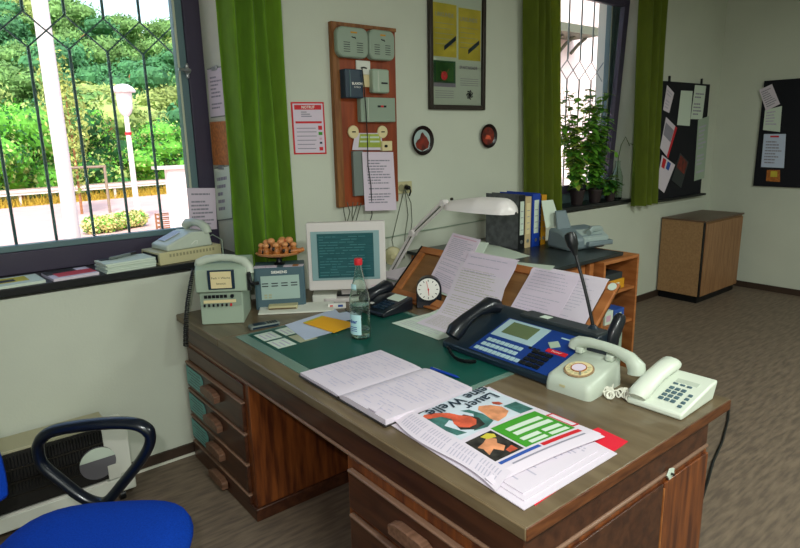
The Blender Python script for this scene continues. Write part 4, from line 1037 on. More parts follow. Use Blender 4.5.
MB(L3).box(2.5, ty0+.045, .68, 3.02, ty0+.06, .86, 'orange_wood').build('drawer', parent=t, bevel=.002)
lc = thing('low_cabinet', 'low pale cabinet wedged between desk and dark-topped cabinet, under papers', 'cabinet', (2.22, 2.4, 0)); L4 = Matrix.Translation(-lc.location)
MB(L4).box(2.03, 1.9, 0, 2.415, 2.96, .75, 'grey_plastic').build('body', parent=lc); MB(L4).box(2.02, 1.89, .75, 2.42, 2.965, .775, 'grey_plastic').build('top', parent=lc, bevel=.002)
t = thing('shelf_unit', 'open orange-brown wooden shelf unit beside the dark-topped cabinet', 'shelf', (3.28, 2.45, 0)); L3 = Matrix.Translation(-t.location)
sx_0, sx_1, sy0, sz = 3.09, 3.475, 1.95, .876
MB(L3).box(sx_0, sy0, sz-.02, sx_1, 2.96, sz, 'orange_wood').build('top', parent=t, bevel=.002)
MB(L3).box(sx_1-.02, sy0, 0, sx_1, 2.96, sz-.02, 'orange_wood').build('side_panel', parent=t); MB(L3).box(sx_0, sy0, 0, sx_0+.02, 2.96, sz-.02, 'orange_wood').build('side_panel', parent=t)
MB(L3).box(sx_0+.02, 2.4, .02, sx_1-.02, 2.42, sz-.02, 'orange_wood').build('back_panel', parent=t)
for z_ in (.675, .46, .08): MB(L3).box(sx_0+.02, sy0+.01, z_-.018, sx_1-.02, 2.4, z_, 'orange_wood').build('shelf', parent=t)
def boxthing(name, label, cat, x0, y0, z0, x1, y1, z1, m1, cap=None):
    t = thing(name, label, cat, ((x0+x1)/2, (y0+y1)/2, z0)); a, b_, c_ = (x1-x0)/2, (y1-y0)/2, z1-z0
    MB().box(-a, -b_, 0, a, b_, c_, m1).build('box', parent=t, bevel=.002)
    if cap: MB().box(-a*.7, -b_-.0012, c_*.25, a*.4, -b_, c_*.7, cap).build('label', parent=t)
    return t
boxthing('carton', 'orange and white carton on the upper shelf of the unit', 'box', 3.18, 1.98, .675, 3.37, 2.2, .735, 'binder_yellow', 'paper_mint')
boxthing('carton', 'flat grey box on top of the orange carton', 'box', 3.17, 1.99, .735, 3.36, 2.2, .775, 'console_grey')
boxthing('carton', 'blue and white package on the middle shelf of the unit', 'box', 3.28, 1.98, .46, 3.39, 2.12, .54, 'ink_blue', 'paper_mint')
boxthing('carton', 'white package beside the blue one on the middle shelf', 'box', 3.18, 1.98, .46, 3.265, 2.12, .545, 'paper_mint', 'ink_pink')
boxthing('carton', 'large pale box on the lowest shelf of the unit', 'box', 3.13, 1.975, .08, 3.375, 2.3, .40, 'grey_plastic')
# binders: spines face the user (-y), covers face left (-x)
def binder(x, w, body, spine_m, label, h=.33, y0=2.47, lab2='paper_mint'):
    t = thing('ring_binder', label, 'binder', (x+w/2, y0, TZ), 0, 'ring binders on the side cabinet')
    MB().box(-w/2, 0, 0, -w/2+.004, .28, h, body).build('cover', parent=t); MB().box(w/2-.004, 0, 0, w/2, .28, h, body).build('cover', parent=t)
    MB().box(-w/2, -.004, 0, w/2, 0, h, spine_m).build('spine', parent=t, bevel=.001)
    MB().box(-w/2+.007, .004, .008, w/2-.007, .27, h-.012, 'paper').build('pages', parent=t)
    m = MB().box(-w*.3, -.0052, .09, w*.3, -.004, h-.04, lab2)
    for k in range(4): m.box(-w*.2, -.0057, .12+.04*k, w*.2, -.0052, .124+.04*k, 'ink')
    m.build('spine_label', parent=t)
    m = MB(); n_ = 16; m.prism([(.012*math.cos(2*math.pi*k/n_), -.004, .045+.012*math.sin(2*math.pi*k/n_)) for k in range(n_)], (0, -.002, 0), 'metal'); m.build('finger_ring', parent=t)
    return t
t0 = 2.965
binder(t0, .06, 'binder_grey', 'binder_black', 'grey marbled ring binder with black spine, nearest to the lamp', .345, 2.5)
binder(t0+.063, .058, 'binder_tan', 'binder_tan', 'tan ring binder between the black-spined and blue binders', .33, 2.5, 'cream')
binder(t0+.124, .075, 'binder_blue', 'binder_blue', 'bright blue ring binder with pale spine label', .345, 2.49)
binder(t0+.202, .022, 'binder_black', 'binder_black', 'black ring binder between the blue and yellow ones', .33, 2.5, 'binder_black')
binder(t0+.227, .05, 'binder_yellow', 'binder_yellow', 'yellow ring binder at the right end of the row', .33, 2.5, 'binder_yellow')
# loose papers on side table
sheet('paper_sheet', 'greenish sheet lying on the dark cabinet top below the lamp head', 'paper', dq([(480, 240), (530, 256), (500, 262), (462, 250)], TZ+.0005), m='paper_mint')
sheet('paper_sheet', 'pale sheet on the dark cabinet top behind the white form', 'paper', dq([(505, 261), (555, 266), (548, 274), (500, 270)], TZ+.0005), m='paper_mint')
# fax machine
t = thing('fax_machine', 'grey fax machine with raised paper tray by the window sill', 'fax machine', (3.10, 2.13, TZ-.015+.0), -12)
fo = at(550, 251, 2, .905); t.location = (3.02, 2.16, TZ); t.location.z = .92
m = MB(); m.prism([(0, 0, 0), (0, 0, .075), (0, .10, .12), (0, .22, .13), (0, .24, 0)], (.36, 0, 0), 'fax'); m.build('housing', parent=t, bevel=.02)
m = MB(); m.prism([(.14, -.004, .03), (.14, -.004, .072), (.14, .09, .118), (.14, .1, .11)], (.24, 0, 0), 'fax_light'); m.build('control_panel', parent=t, bevel=.004)
m = MB(); m.prism([(.03, .15, .11), (.17, .15, .11), (.15, .2, .235), (.05, .2, .235)], (0, .02, 0), 'fax'); tr = m.build('paper_tray', parent=t, bevel=.008)
m = MB(); m.box(.16, -.03, .02, .40, .02, .05, 'fax').build('output_tray', parent=t, bevel=.006)
m = MB(); m.tube([(.2, .02, .1), (.25, .04, .12), (.34, .06, .115), (.38, .08, .1)], .02, 'fax_light', 10, flat=1.2); m.build('handset', parent=t)
m = MB(); m.prism([(-.02, .225, .13), (.13, .225, .13), (.08, .27, .3), (-.03, .27, .3)], (0, .002, 0), 'paper_mint'); m.build('loaded_paper', parent=t)
t.location = (3.12, 2.22, TZ); t.scale = (.86, .9, 1.0)
#==================================================================== SILL ITEMS (left window)
def mag(name, label, pts, th, m_, art=(), cat='magazine', **k):
    return sheet(name, label, cat, dq(pts, SZ+k.pop('dz', 0)), m=m_, th=th, art=art, **k)
A_ = [Vector((.02, 3.0, SZ)), Vector((.40, 3.0, SZ))]
def sillsheet(label, x0, x1, y0, y1, th, m_, art=(), z=SZ, rot=0, name='magazine', cat='magazine', **k):
    c = Vector(((x0+x1)/2, (y0+y1)/2, z)); R2 = Matrix.Rotation(R_(rot), 3, 'Z')
    P = [c+R2 @ (Vector(p)-c) for p in ((x0, y1, z), (x1, y1, z), (x1, y0, z), (x0, y0, z))]
    return sheet(name, label, cat, P, m=m_, th=th, art=art, **k)
sillsheet('yellow and white magazine at the left end of the sill', .14, .385, 2.975, 3.16, .012, 'paper_mint', [(.05, .1, .8, .7, 'yellow_print'), (.3, .3, .6, .6, 'dark_photo')], rot=4)
sillsheet('red and dark magazine on the window sill', .41, .60, 2.98, 3.17, .012, 'paper', [(.0, .0, .7, .5, 'dark_photo'), (.15, .35, 1, .85, 'red')], rot=6)
t = thing('brochure_stack', 'stack of white brochures on the sill with a pen on top', 'brochures', (.745, 3.06, SZ), 6)
for k in range(5):
    MB().box(-.115+.006*(k % 2), -.075+.005*(k % 3), k*.009, .115+.004*(k % 3), .08, k*.009+.0082, 'paper_mint').build('brochure', parent=t)
m = MB().box(-.1, .03, .0452, -.02, .08, .0462, 'dark_photo'); m.build('cover_picture', parent=t)
t = thing('marker_pen', 'grey marker pen lying on the brochure stack', 'pen', tuple(loc2w(t, .0, .04, .054)), 28)
MB().cyl((-.07, 0, 0), (.05, 0, 0), .0075, 'metal_grey', 12).build('barrel', parent=t); MB().cyl((.05, 0, 0), (.085, 0, 0), .008, 'darkmetal', 12).build('cap', parent=t)
t = thing('recorder_box', 'beige flat electronic box on the sill under the grey telephone', 'electronic device', (.885, 2.985, SZ), 8)
MB().box(0, 0, 0, .335, .2, .062, 'beige').build('housing', parent=t, bevel=.003)
m = MB().box(-.003, .02, .012, 0, .18, .052, 'black'); m.box(-.004, .04, .02, -.003, .08, .04, 'grey_plastic'); m.build('front_slot', parent=t, label='dark slotted end')
m = MB()
for k in range(14): m.box(.05+.018*k, -.001, .035, .06+.018*k, .001, .05, 'beige_dark')
m.build('vents', parent=t)
rec = t
t = thing('sill_telephone', 'grey desk telephone on the beige box by the window', 'telephone', tuple(loc2w(rec, .04, .0, .0625)), 8)
m = MB(); m.prism([(0, 0, 0), (0, 0, .028), (.14, 0, .082), (.235, 0, .075), (.25, 0, 0)], (0, .17, 0), 'phone_grey'); m.build('housing', parent=t, bevel=.008)
m = MB(); m.prism([(.03, .08, .042), (.12, .08, .077), (.12, .15, .077), (.03, .15, .042)], (-.001, 0, .003), 'paper_blue'); m.build('number_card', parent=t)
m = MB(); m.tube([(.19, .17, .09), (.2, .155, .108), (.205, .1, .118), (.215, .04, .112), (.225, .012, .09), (.228, .005, .065)], .02, 'phone_grey', 12, rs=[.02, .025, .018, .02, .024, .022]); m.build('handset', parent=t)
m = MB().text('(7)', (.15, -.001, .03), (1, 0, 0), (0, 0, 1), .03, 'paper_mint') if False else MB().tube([(.13, -.001, .02), (.15, -.001, .035), (.165, -.001, .035), (.16, -.001, .018)], .0014, 'white', 5); m.build('emblem', parent=t)
# cable from sill phone
p1 = loc2w(t, .24, .05, .03); solo('telephone_cable', MB().tube([p1, p1+Vector((.03, -.02, .02)), p1+Vector((.045, -.1, -.0)), Vector((p1.x+.05, 2.975, .9)), Vector((p1.x+.06, 2.975, .72))], .003, 'grey_plastic2', 6), 'grey cable running down the wall from the sill telephone', 'cable')
#==================================================================== REVEAL PAPERS
RX = 1.306
def rvq(pts): return [at(a, b_, 0, RX) for a, b_ in pts]
def clip(label, pts, m_, rows):
    P = rvq(pts); mb = sheet_mb(P, m=m_, rows=rows, ink='ink', th=.003, margin=.14); c = recenter(mb)
    t = thing('clipboard', label, 'clipboard', c); mb.build('paper', parent=t, smooth=0)
    a = (P[0]+P[1])/2-c; d_ = (P[1]-P[0]).normalized(); MB().box(-.03, -.006, -.012, .03, .006, .01, 'metal', R=Matrix.Translation(a+Vector((-.004, 0, .002))) @ Matrix.Rotation(math.pi/2, 4, 'Z')).build('clip', parent=t, bevel=.002)
    Q = [Vector(p)-c for p in P]; e = Vector((.0018, 0, 0)); k = .006
    MB().prism([Q[0]+e+Vector((0, k, k)), Q[1]+e+Vector((0, -k, k)), Q[2]+e+Vector((0, -k, -k)), Q[3]+e+Vector((0, k, -k))], (-.0012, 0, 0), 'metal_grey').build('backing', parent=t)
clip('upper clipboard with a printed page on the window reveal', [(207.5, 70), (223.5, 67), (226, 115), (211, 117)], 'paper', 9)
clip('lower clipboard with a blank form on the window reveal', [(214.5, 169), (230, 166), (232, 218), (217.5, 220)], 'paper_mint', 5)
P = rvq([(211, 122), (227, 121), (230, 165), (214.5, 165)])
solo('wooden_key_panel', MB().prism(P, (-.008, 0, 0), 'copper'), 'plain orange-brown wooden panel between two clipboards', 'panel', bevel=.002)
P = [at(a, b_, 1, 3.262) for a, b_ in ((187, 188), (215, 188), (217, 229), (190, 231))]
sheet('paper_sheet', 'white printed page taped low on the purple window frame', 'paper', P, m='paper_pink', rows=9, ink='ink')
#==================================================================== WALL: NOTICE, BOARD, FRAME, PLATES, SOCKET
t_ = sheet('emergency_notice', 'red-framed emergency notice on the wall beside the wide curtain', 'notice', wq([(290.5, 102), (323.5, 102), (326.5, 154), (294, 154.5)], .0005), th=.002, m='red',
      art=[(.045, .03, .955, .97, 'paper_pink'), (.09, .055, .91, .145, 'red'), (.1, .365, .9, .405, 'red'), (.78, .45, .9, .53, 'red'), (.78, .57, .9, .63, 'news_green'), (.8, .68, .88, .72, 'ink_pink'), (.8, .76, .88, .8, 'navy'), (.78, .86, .9, .93, 'red'),
           (.28, .18, .45, .2, 'ink'), (.28, .22, .55, .24, 'ink'), (.28, .26, .6, .28, 'ink'), (.12, .49, .7, .505, 'ink'), (.12, .56, .72, .575, 'ink'), (.12, .64, .72, .655, 'ink'), (.12, .72, .7, .735, 'ink'), (.12, .8, .65, .815, 'ink'), (.12, .88, .68, .895, 'ink')],
      texts=[(.5, .1, .021, 'NOTRUF', 'white', .0004)])
# switch board
def wp(px, py, off=0): return at(px, py, 1, W-off)
a, b_ = wp(327, 22), wp(397, 200); bx_0, bx_1, bz0 = 1.915, 2.37, 1.225
t = thing('equipment_board', 'tall red-brown wooden board on the wall carrying bells and boxes', 'board', (2.14, W, bz0)); L3 = Matrix.Translation(-t.location)
bz1 = 2.245
MB(L3).box(bx_0+.035, W-.02, bz0, bx_1, W-.001, bz1, 'board_wood').build('panel', parent=t, bevel=.002)
MB(L3).box(bx_0, W-.035, bz0, bx_0+.035, W-.001, bz1, 'board_edge').build('edge_strip', parent=t, bevel=.003)
MB(L3).box(bx_0+.035, W-.026, bz0, bx_0+.05, W-.018, bz1, 'board_edge').build('inner_strip', parent=t)
MB(L3).box(bx_0+.035, W-.032, bz1-.02, bx_1, W-.02, bz1, 'board_edge').build('top_strip', parent=t)
def wallbox(name, label, cat, x0p, y0p, x1p, y1p, dep, m_, base=.02, rad=.01, build=None):
    a = at((x0p), (y0p+y1p)/2, 1, W-base-dep); b_ = at(x1p, (y0p+y1p)/2, 1, W-base-dep); cx = (x0p+x1p)/2
    z1 = at(cx, y0p, 1, W-base-dep).z; z0 = at(cx, y1p, 1, W-base-dep).z
    t = thing(name, label, cat, ((a.x+b_.x)/2, W-base, z0)); w = (b_.x-a.x)/2; h = z1-z0
    MB().rbox(-w, -dep, 0, w, 0, h, m_, r=min(rad, w*.9), axis=1, seg=6).build('case', parent=t, bevel=min(.008, dep*.3)); 
    if build: build(t, w, h, dep)
    return t
def bell(t, w, h, d):
    m = MB()
    for s in (-1, 1):
        for k in range(5): m.box(s*w*.42-w*.2, -d-.0012, h*.18+k*h*.075, s*w*.42+w*.2, -d+.001, h*.2+k*h*.075, 'ink_dark')
    m.build('slots', parent=t)
    MB().box(-w*.15, -d-.0015, h*.8, w*.25, -d, h*.85, 'binder_yellow').build('name_plate', parent=t)
    m = MB(); m.tube([(-.01, -d-.002, h*.68), (.0, -d-.002, h*.66), (.012, -d-.002, h*.67), (.014, -d-.002, h*.62)], .003, 'ink_dark', 5); m.build('bell_emblem', parent=t)
wallbox('wall_bell', 'left grey slotted bell box at the top of the board', 'bell', 337.5, 27, 368.5, 57.5, .05, 'grey_plastic2', rad=.04, build=bell)
wallbox('wall_bell', 'right grey slotted bell box at the top of the board', 'bell', 369.5, 30, 395, 60, .05, 'grey_plastic2', rad=.04, build=bell)
def sw(t, w, h, d): MB().tube([(-.02, -d-.003, h*.45), (.0, -d-.004, h*.5), (.02, -d-.003, h*.45)], .004, 'black', 6).build('toggle', parent=t)
wallbox('light_switch', 'white switch with black toggle below the bell boxes', 'switch', 356.5, 60.5, 370.5, 74.5, .012, 'whiteplastic', rad=.004, build=sw)
wallbox('wall_socket', 'small cream cover plate beside the dark blue box', 'cover plate', 361, 74.5, 370.5, 87, .01, 'cream', rad=.004)
def db(t, w, h, d):
    MB().box(-w*.55, -d-.004, h*.04, -w*.48, -d, h*.96, 'teal').build('ridge', parent=t)
    MB().text('ELAXON', (w*.28, -d-.0018, h*.5), (1, 0, 0), (0, 0, 1), .018, 'white', bold=.0006).text('BUSBOX', (w*.28, -d-.0018, h*.38), (1, 0, 0), (0, 0, 1), .012, 'white') .build('lettering', parent=t, smooth=0)
wallbox('power_supply', 'dark blue box with white lettering on the board', 'power supply', 345.5, 69, 363.5, 98, .06, 'navy_box', rad=.006, build=db)
def gb(t, w, h, d):
    MB().box(w*.0, -d-.0015, h*.38, w*.75, -d, h*.45, 'ink_dark').build('slot', parent=t); MB().cyl((-w*.35, -d+.004, h*.05), (-w*.35, -d+.004, h*.95), .007, 'phone_grey', 8).build('ridge', parent=t)
wallbox('door_chime', 'small grey-beige rounded box right of the dark blue box', 'chime', 373, 69, 389.5, 93, .045, 'grey_plastic', rad=.012, build=gb)
def jb(t, w, h, d):
    m = MB(); m.box(-w*.05, -d-.002, h*.6, w*.12, -d, h*.68, 'black').box(w*.14, -d-.002, h*.6, w*.28, -d, h*.68, 'red').box(w*.3, -d-.002, h*.6, w*.45, -d, h*.68, 'black'); m.build('indicator', parent=t)
    MB().box(-w*.62, -d-.003, 0.004, -w*.58, -d, h-.004, 'phone_grey').build('seam', parent=t)
wallbox('junction_box', 'wide grey-green junction box across the middle of the board', 'junction box', 361, 97.5, 395.5, 122, .04, 'grey_plastic2', rad=.004, build=jb)
for px, lab in ((352.5, 'left'), (381.5, 'right')):
    c = wp(px, 132, .02); t = thing('round_wall_socket', '%s round cream wall socket low on the board' % lab, 'socket', (c.x, W-.02, c.z))
    MB().cyl((0, 0, 0), (0, -.014, 0), .037, 'cream', 28).build('cover', parent=t, bevel=.004); MB().box(-.012, -.017, -.003, .012, -.013, .004, 'black').build('slot', parent=t)
sheet('card', 'green and white card leaning below the round sockets', 'card', wq([(355, 133), (381, 133), (383, 150), (352, 150)], .03), m='paper', th=.002, art=[(.18, .06, .95, .85, 'leaf_yellow'), (.22, .2, .5, .3, 'paper_mint'), (.56, .2, .9, .3, 'paper_mint'), (.22, .45, .5, .55, 'paper_mint'), (.56, .45, .9, .55, 'paper_mint')])
wallbox('plug', 'cream wall plug box right of the green card', 'plug', 382.5, 141, 392.5, 151, .03, 'cream', rad=.004, build=lambda t, w, h, d: MB().cyl((-w*.4, -d, h*.5), (-w*.4, -d-.012, h*.5), .008, 'black', 10).build('plug_pin', parent=t))
wallbox('letter_tray', 'narrow dark grey-green holder behind the hanging page', 'holder', 354, 151, 364, 196, .025, 'metal_grey', rad=.003)
sheet('paper_sheet', 'white printed page hanging on the lower part of the board', 'paper', wq([(362, 152), (393, 152), (396.5, 210), (365, 211)], .05), m='paper_pink', rows=16, ink='ink', margin=.12, texts=[])
pts = [wp(362, 68, .09), wp(364, 85, .095), wp(366, 110, .07), wp(367.5, 140, .06), wp(368, 165, .06), wp(371, 185, .06), wp(372, 215, .04), wp(366, 235, .02)]
solo('power_cable', MB().tube(pts, .0032, 'black', 6), 'thin black cable hanging down in front of the board', 'cable')
for k, pp_ in enumerate(([(343, 202), (344, 212), (346, 222)], [(347, 202), (350, 212), (347, 223)], [(353, 202), (352, 215), (353, 224)], [(358, 202), (355, 212), (352, 222)], [(361, 203), (358, 214), (355, 225)])):
    pts = [wp(a, b_, .02) for a, b_ in pp_]; pts.append(pts[-1]-Vector((0, 0, .3)))
    solo('wall_cable', MB().tube(pts, .003, 'roofwood', 6), 'thin cable dropping from the board behind the monitor', 'cable', 'cables below the equipment board')
# picture frame
a, b_ = wp(429, 20), wp(483, 110); x0_, x1_, z0_, z1_ = 2.640, 3.145, 1.787, 2.53
t = thing('picture_frame', 'tall dark picture frame with four certificates and postcards', 'picture frame', (2.9, W, z0_)); L3 = Matrix.Translation(-t.location)
for (p, q_, r_, s_) in ((x0_, x0_+.03, z0_, z1_), (x1_-.03, x1_, z0_, z1_), (x0_+.03, x1_-.03, z0_, z0_+.03), (x0_+.03, x1_-.03, z1_-.03, z1_)):
    MB(L3).box(p, W-.03, r_, q_, W-.001, s_, 'framedark').build('frame_bar', parent=t, bevel=.006)
m = MB(L3)
def art(u0, v0, u1, v1, mm, e=0):
    X_ = lambda u: x0_+.03+(x1_-x0_-.06)*u; Z_ = lambda v: z1_-.03-(z1_-z0_-.06)*v
    m.box(X_(u0), W-.012-e, Z_(v1), X_(u1), W-.004, Z_(v0), mm)
art(0, 0, 1, 1, 'paper_mint'); zc = .62  # lower sheets start
for s in (0, .5):
    o_ = .0 if s == 0 else .015
    art(s+.02, .1+o_, s+.48, .565+o_, 'yellow_print', .001)
    for k in range(5): art(s+.06, .27+.045*k+o_, s+.42-.06*(k % 2), .275+.045*k+o_, 'ink_olive', .0016)
    m.prism([(x0_+.03+.43*(s+.24), W-.0145, z1_-.03-.683*(.47+o_)), (x0_+.03+.43*(s+.48), W-.0145, z1_-.03-.683*(.37+o_)), (x0_+.03+.43*(s+.48), W-.0145, z1_-.03-.683*(.41+o_)), (x0_+.03+.43*(s+.24), W-.0145, z1_-.03-.683*(.51+o_))], (0, -.001, 0), 'navy')
    m.text('URKUNDE', (x0_+.03+.43*(s+.25), W-.0145, z1_-.03-.683*(.2+o_)), (1, 0, 0), (0, 0, 1), .034, 'ink_olive', bold=.0008)
art(.03, .60, .46, .80, 'green_photo', .001); art(.07, .615, .42, .785, 'leaf_dark', .0014)
cxp = x0_+.03+.43*.24; m.cyl((cxp, W-.0135, z1_-.03-.683*.735), (cxp, W-.0165, z1_-.03-.683*.735), .028, 'red', 18)
m.tube([(cxp-.03, W-.0155, z1_-.5), (cxp+.005, W-.0155, z1_-.54)], .002, 'gold', 5); m.tube([(cxp+.04, W-.0155, z1_-.49), (cxp, W-.0155, z1_-.54)], .002, 'gold', 5)
art(.03, .80, .46, .835, 'ink', .0015)
for k in range(4): art(.06, .87+.02*k, .42, .874+.02*k, 'ink', .0012); art(.56, .75+.02*k, .94, .754+.02*k, 'ink', .0012)
m.text('SPARTAKIADE', (x0_+.03+.43*.75, W-.0145, z1_-.03-.683*.65), (1, 0, 0), (0, 0, 1), .026, 'ink', bold=.0008)
cx_, cz_ = x0_+.03+.43*.78, z1_-.03-.683*.90
for k in range(7):
    a = k*.9; m.tube([(cx_, W-.0145, cz_), (cx_+.018*math.cos(a), W-.0145, cz_+.02*math.sin(a)), (cx_+.03*math.cos(a+.5), W-.0145, cz_+.03*math.sin(a+.5))], .004, 'ink_dark', 5)
m.build('certificates', parent=t, smooth=0)
MB(L3).box(x0_+.03, W-.0225, z0_+.03, x1_-.03, W-.0205, z1_-.03, 'glass').build('glass', parent=t, smooth=0)
# plates
for px, py, rpx, lab in ((421, 140.5, 12, 'round dark plate with a red building below the picture frame'), (487, 136, 10, 'round dark red plate right of the picture frame')):
    c = wp(px, py); r_ = .092 if rpx == 12 else .082
    t = thing('wall_plate', lab, 'wall plate', (c.x, W-.001, c.z)); RX_ = Matrix.Rotation(math.pi/2, 4, 'X')
    MB(RX_).lathe([(r_*.4, 0), (r_*.75, .004), (r_, .018), (r_, .021), (r_*.76, .009), (r_*.5, .007)], 'plate_dark', 40).build('rim', parent=t, smooth=60)
    m = MB(RX_); m.lathe([(.002, .0072), (r_*.74, .0098), (r_*.74, .0104), (.002, .0078)], 'plate_sky' if rpx == 12 else 'plate_art', 36)
    if rpx == 12: 
        m2 = [(-.06, -.02), (-.045, .0), (-.02, .015), (-.01, .045), (.005, .055), (.02, .035), (.04, .02), (.062, -.015), (.05, -.05), (0, -.07), (-.05, -.05)]; m.prism([(a*.95, b_*.95, .011) for a, b_ in m2], (0, 0, .001), 'plate_art')
    else: m.prism([(-.03, -.02, .011), (.03, -.025, .011), (.02, .0, .011), (-.02, .01, .011)], (0, 0, .001), 'skin_red')
    m.build('picture', parent=t)
# socket with plug and cables
c = wp(403.5, 187.5); t = thing('power_socket', 'grey-beige wall socket left of the lamp', 'socket', (c.x, W-.001, c.z-.037))
MB().box(-.062, -.01, 0, .062, 0, .075, 'beige').build('plate', parent=t, bevel=.003); MB().cyl((-.028, -.01, .037), (-.028, -.013, .037), .022, 'beige_dark', 20).build('socket_well', parent=t)
MB().cyl((.012, -.01, .037), (.012, -.013, .037), .022, 'beige_dark', 20).build('socket_well', parent=t)
t = thing('power_plug', 'black plug in the wall socket left of the lamp', 'plug', (c.x+.01, W-.014, c.z)); MB().cyl((0, 0, 0), (0, -.035, 0), .017, 'black', 14, r2=.012).build('plug_body', parent=t, bevel=.003)
MB().tube([(0, -.035, -.0), (0, -.045, -.02), (.0, -.03, -.05)], .005, 'black', 8).build('strain_relief', parent=t)
for pts, lab in (([(404, 190), (398, 215), (392, 240), (396, 262)], 'left thin cable hanging from the wall plug'), ([(405, 190), (408, 215), (405, 235), (404, 258)], 'middle thin cable hanging from the wall plug'), ([(405, 189), (411, 203), (412, 222), (409, 244)], 'right thin cable hanging from the wall plug')):
    solo('power_cable', MB().tube([wp(a, b_, .03) for a, b_ in pts], .003, 'roofwood', 6), lab, 'cable')
solo('wall_cable', MB().tube([wp(385, 238, .012), wp(420, 231, .012), wp(450, 226, .012), wp(490, 219, .012)], .004, 'grey_plastic2', 6), 'long grey cable running along the wall behind the lamp', 'cable')
# round beige thing behind monitor right
c = at(393, 256, 1, 2.9); t = thing('desk_fan', 'small round olive-beige fan head behind the monitor', 'fan', (c.x, 2.9, DZ), -36)
MB().lathe([(.045, 0), (.045, .01), (.012, .02), (.01, c.z-DZ-.04)], 'beige_dark', 20).build('stand', parent=t)
m = MB(Matrix.Translation((0, 0, c.z-DZ)) @ Matrix.Rotation(math.pi/2, 4, 'X')); m.lathe([(.02, -.03), (.05, -.02), (.06, 0), (.055, .015), (.02, .02), (.015, .03)], 'beige', 28); m.build('housing', parent=t, smooth=60)
c = dq([(384, 283), (412, 288), (402, 296), (380, 296)], DZ+.001)
sheet('paper_sheet', 'white sheet lying behind the black desk telephone', 'paper', [Vector((1.80, 2.60, DZ+.0005)), Vector((1.99, 2.60, DZ+.0005)), Vector((1.94, 2.38, DZ+.0005)), Vector((1.79, 2.38, DZ+.0005))], m='paper_mint', rows=6, ink='ink_light')
t = thing('document_pile', 'pile of papers by the lamp base behind the document stand', 'papers', (2.22, 2.66, .775), 5)
for k in range(6): MB().box(-.15-.014*(k % 3), -.17+.01*(k % 2), k*.011, .15+.02*(k % 2), .12+.012*(k % 3), k*.011+.0102, ['paper_mint', 'grey_plastic', 'paper'][k % 3]).build('folder', parent=t)
#==================================================================== PINBOARD + RIGHT BOARD + CUPBOARD
pb = thing('pinboard', 'dark pinboard with papers left of the room corner', 'pinboard', (5.98, W, .96)); L3 = Matrix.Translation(-pb.location)
MB(L3).box(5.44, W-.02, .98, 6.42, W-.001, 2.07, 'pinboard').build('panel', parent=pb)
MB(L3).box(5.44, W-.06, .96, 6.46, W-.001, .98, 'black').build('ledge', parent=pb)
for x_ in (5.62, 6.25): MB(L3).box(x_, W-.015, 2.07, x_+.02, W-.001, 2.12, 'black').build('hook', parent=pb)
def pin(label, pts, m_='paper', art=(), rows=0, off=.021, ink='ink_light'):
    return sheet('pinned_paper', label, 'paper', wq(pts, off), m=m_, rows=rows, art=art, th=.002, ink=ink, group='papers on the left pinboard')
pin('narrow tilted grey leaflet at the upper left of the pinboard', [(667, 85), (674, 93), (669, 113), (663, 110)], rows=6)
pin('pale narrow slip left of the printed page at the pinboard top', [(681, 90.5), (692.5, 91), (689.5, 126), (677, 125)], 'paper_mint')
pin('printed page at the upper right of the pinboard', [(695, 85), (706, 86), (702, 119.5), (690.5, 119)], 'paper_mint', rows=8, ink='ink')
pin('long sheet with a round drawing at the right pinboard edge', [(698, 120), (709, 116), (704, 178), (694, 181)], 'grey_plastic', rows=12, off=.0215)
pin('tilted leaflet with dark picture and red strip', [(666, 117), (677, 128), (668, 158), (660, 148)], 'paper', [(.05, .15, .8, .55, 'ink'), (.82, 0, 1, 1, 'red')])
pin('tilted white leaflet with red and blue marks below the red one', [(662, 155), (675, 165), (664, 193), (656, 186)], 'paper', [(.1, .05, .35, .35, 'red'), (.45, .05, .7, .3, 'ink_blue')], off=.024)
pin('dark leaflet with reddish picture in the pinboard middle', [(680, 153), (688.5, 162), (681, 188), (671.5, 180)], 'console_grey', [(.1, .05, .9, .5, 'plate_art')], rows=0)
rb2 = thing('pinboard', 'dark pinboard on the right-hand wall at the photo edge', 'pinboard', (XR, 2.2, 1.06)); L3 = Matrix.Translation(-rb2.location)
MB(L3).box(XR-.02, 1.7, 1.06, XR-.001, 2.56, 2.08, 'pinboard').build('panel', parent=rb2)
def rq(pts, off=.022): return [at(a, b_, 0, XR-off) for a, b_ in pts]
sheet('pinned_paper', 'tilted printed page at the top of the right-hand pinboard', 'paper', rq([(759, 90), (772, 84), (780, 104), (766, 111)]), m='paper', rows=8, ink='ink')
sheet('pinned_paper', 'pale page below the tilted one on the right-hand pinboard', 'paper', rq([(765, 110), (782, 106), (780, 132), (763, 130)], .0215), m='paper_mint', rows=6, ink='ink_light')
sheet('pinned_paper', 'blue-white page low on the right-hand pinboard', 'paper', rq([(764, 134), (786, 134), (784, 168), (761, 167)], .0245), m='paper_blue', rows=9, ink='ink', art=[(.3, .05, .7, .1, 'red')])
sheet('pinned_paper', 'small brown photo at the bottom of the right-hand pinboard', 'photo', rq([(767, 170), (780, 170), (780, 182), (766, 181)]), m='copper', art=[(.3, .1, .8, .6, 'yellow_print')])
t = thing('cupboard', 'low brown wooden cupboard standing in the far room corner', 'cupboard', (6.28, 2.80, 0)); L3 = Matrix.Translation(-t.location)
cx0, cx1, cy0, cy1, ct = 5.88, 6.655, 2.66, 2.965, .82
ztop = at(706, 212.5, 1, 2.65).z; 
cx0, cy0, cx1 = 5.67, 2.55, 6.50; ztop = .80
MB(L3).box(cx0, cy0+.02, .07, cx1, W-.02, ztop-.015, 'cup_side').build('body', parent=t)
MB(L3).box(cx0-.004, cy0, ztop-.015, cx1, W-.018, ztop, 'cup_top').build('top', parent=t, bevel=.002)
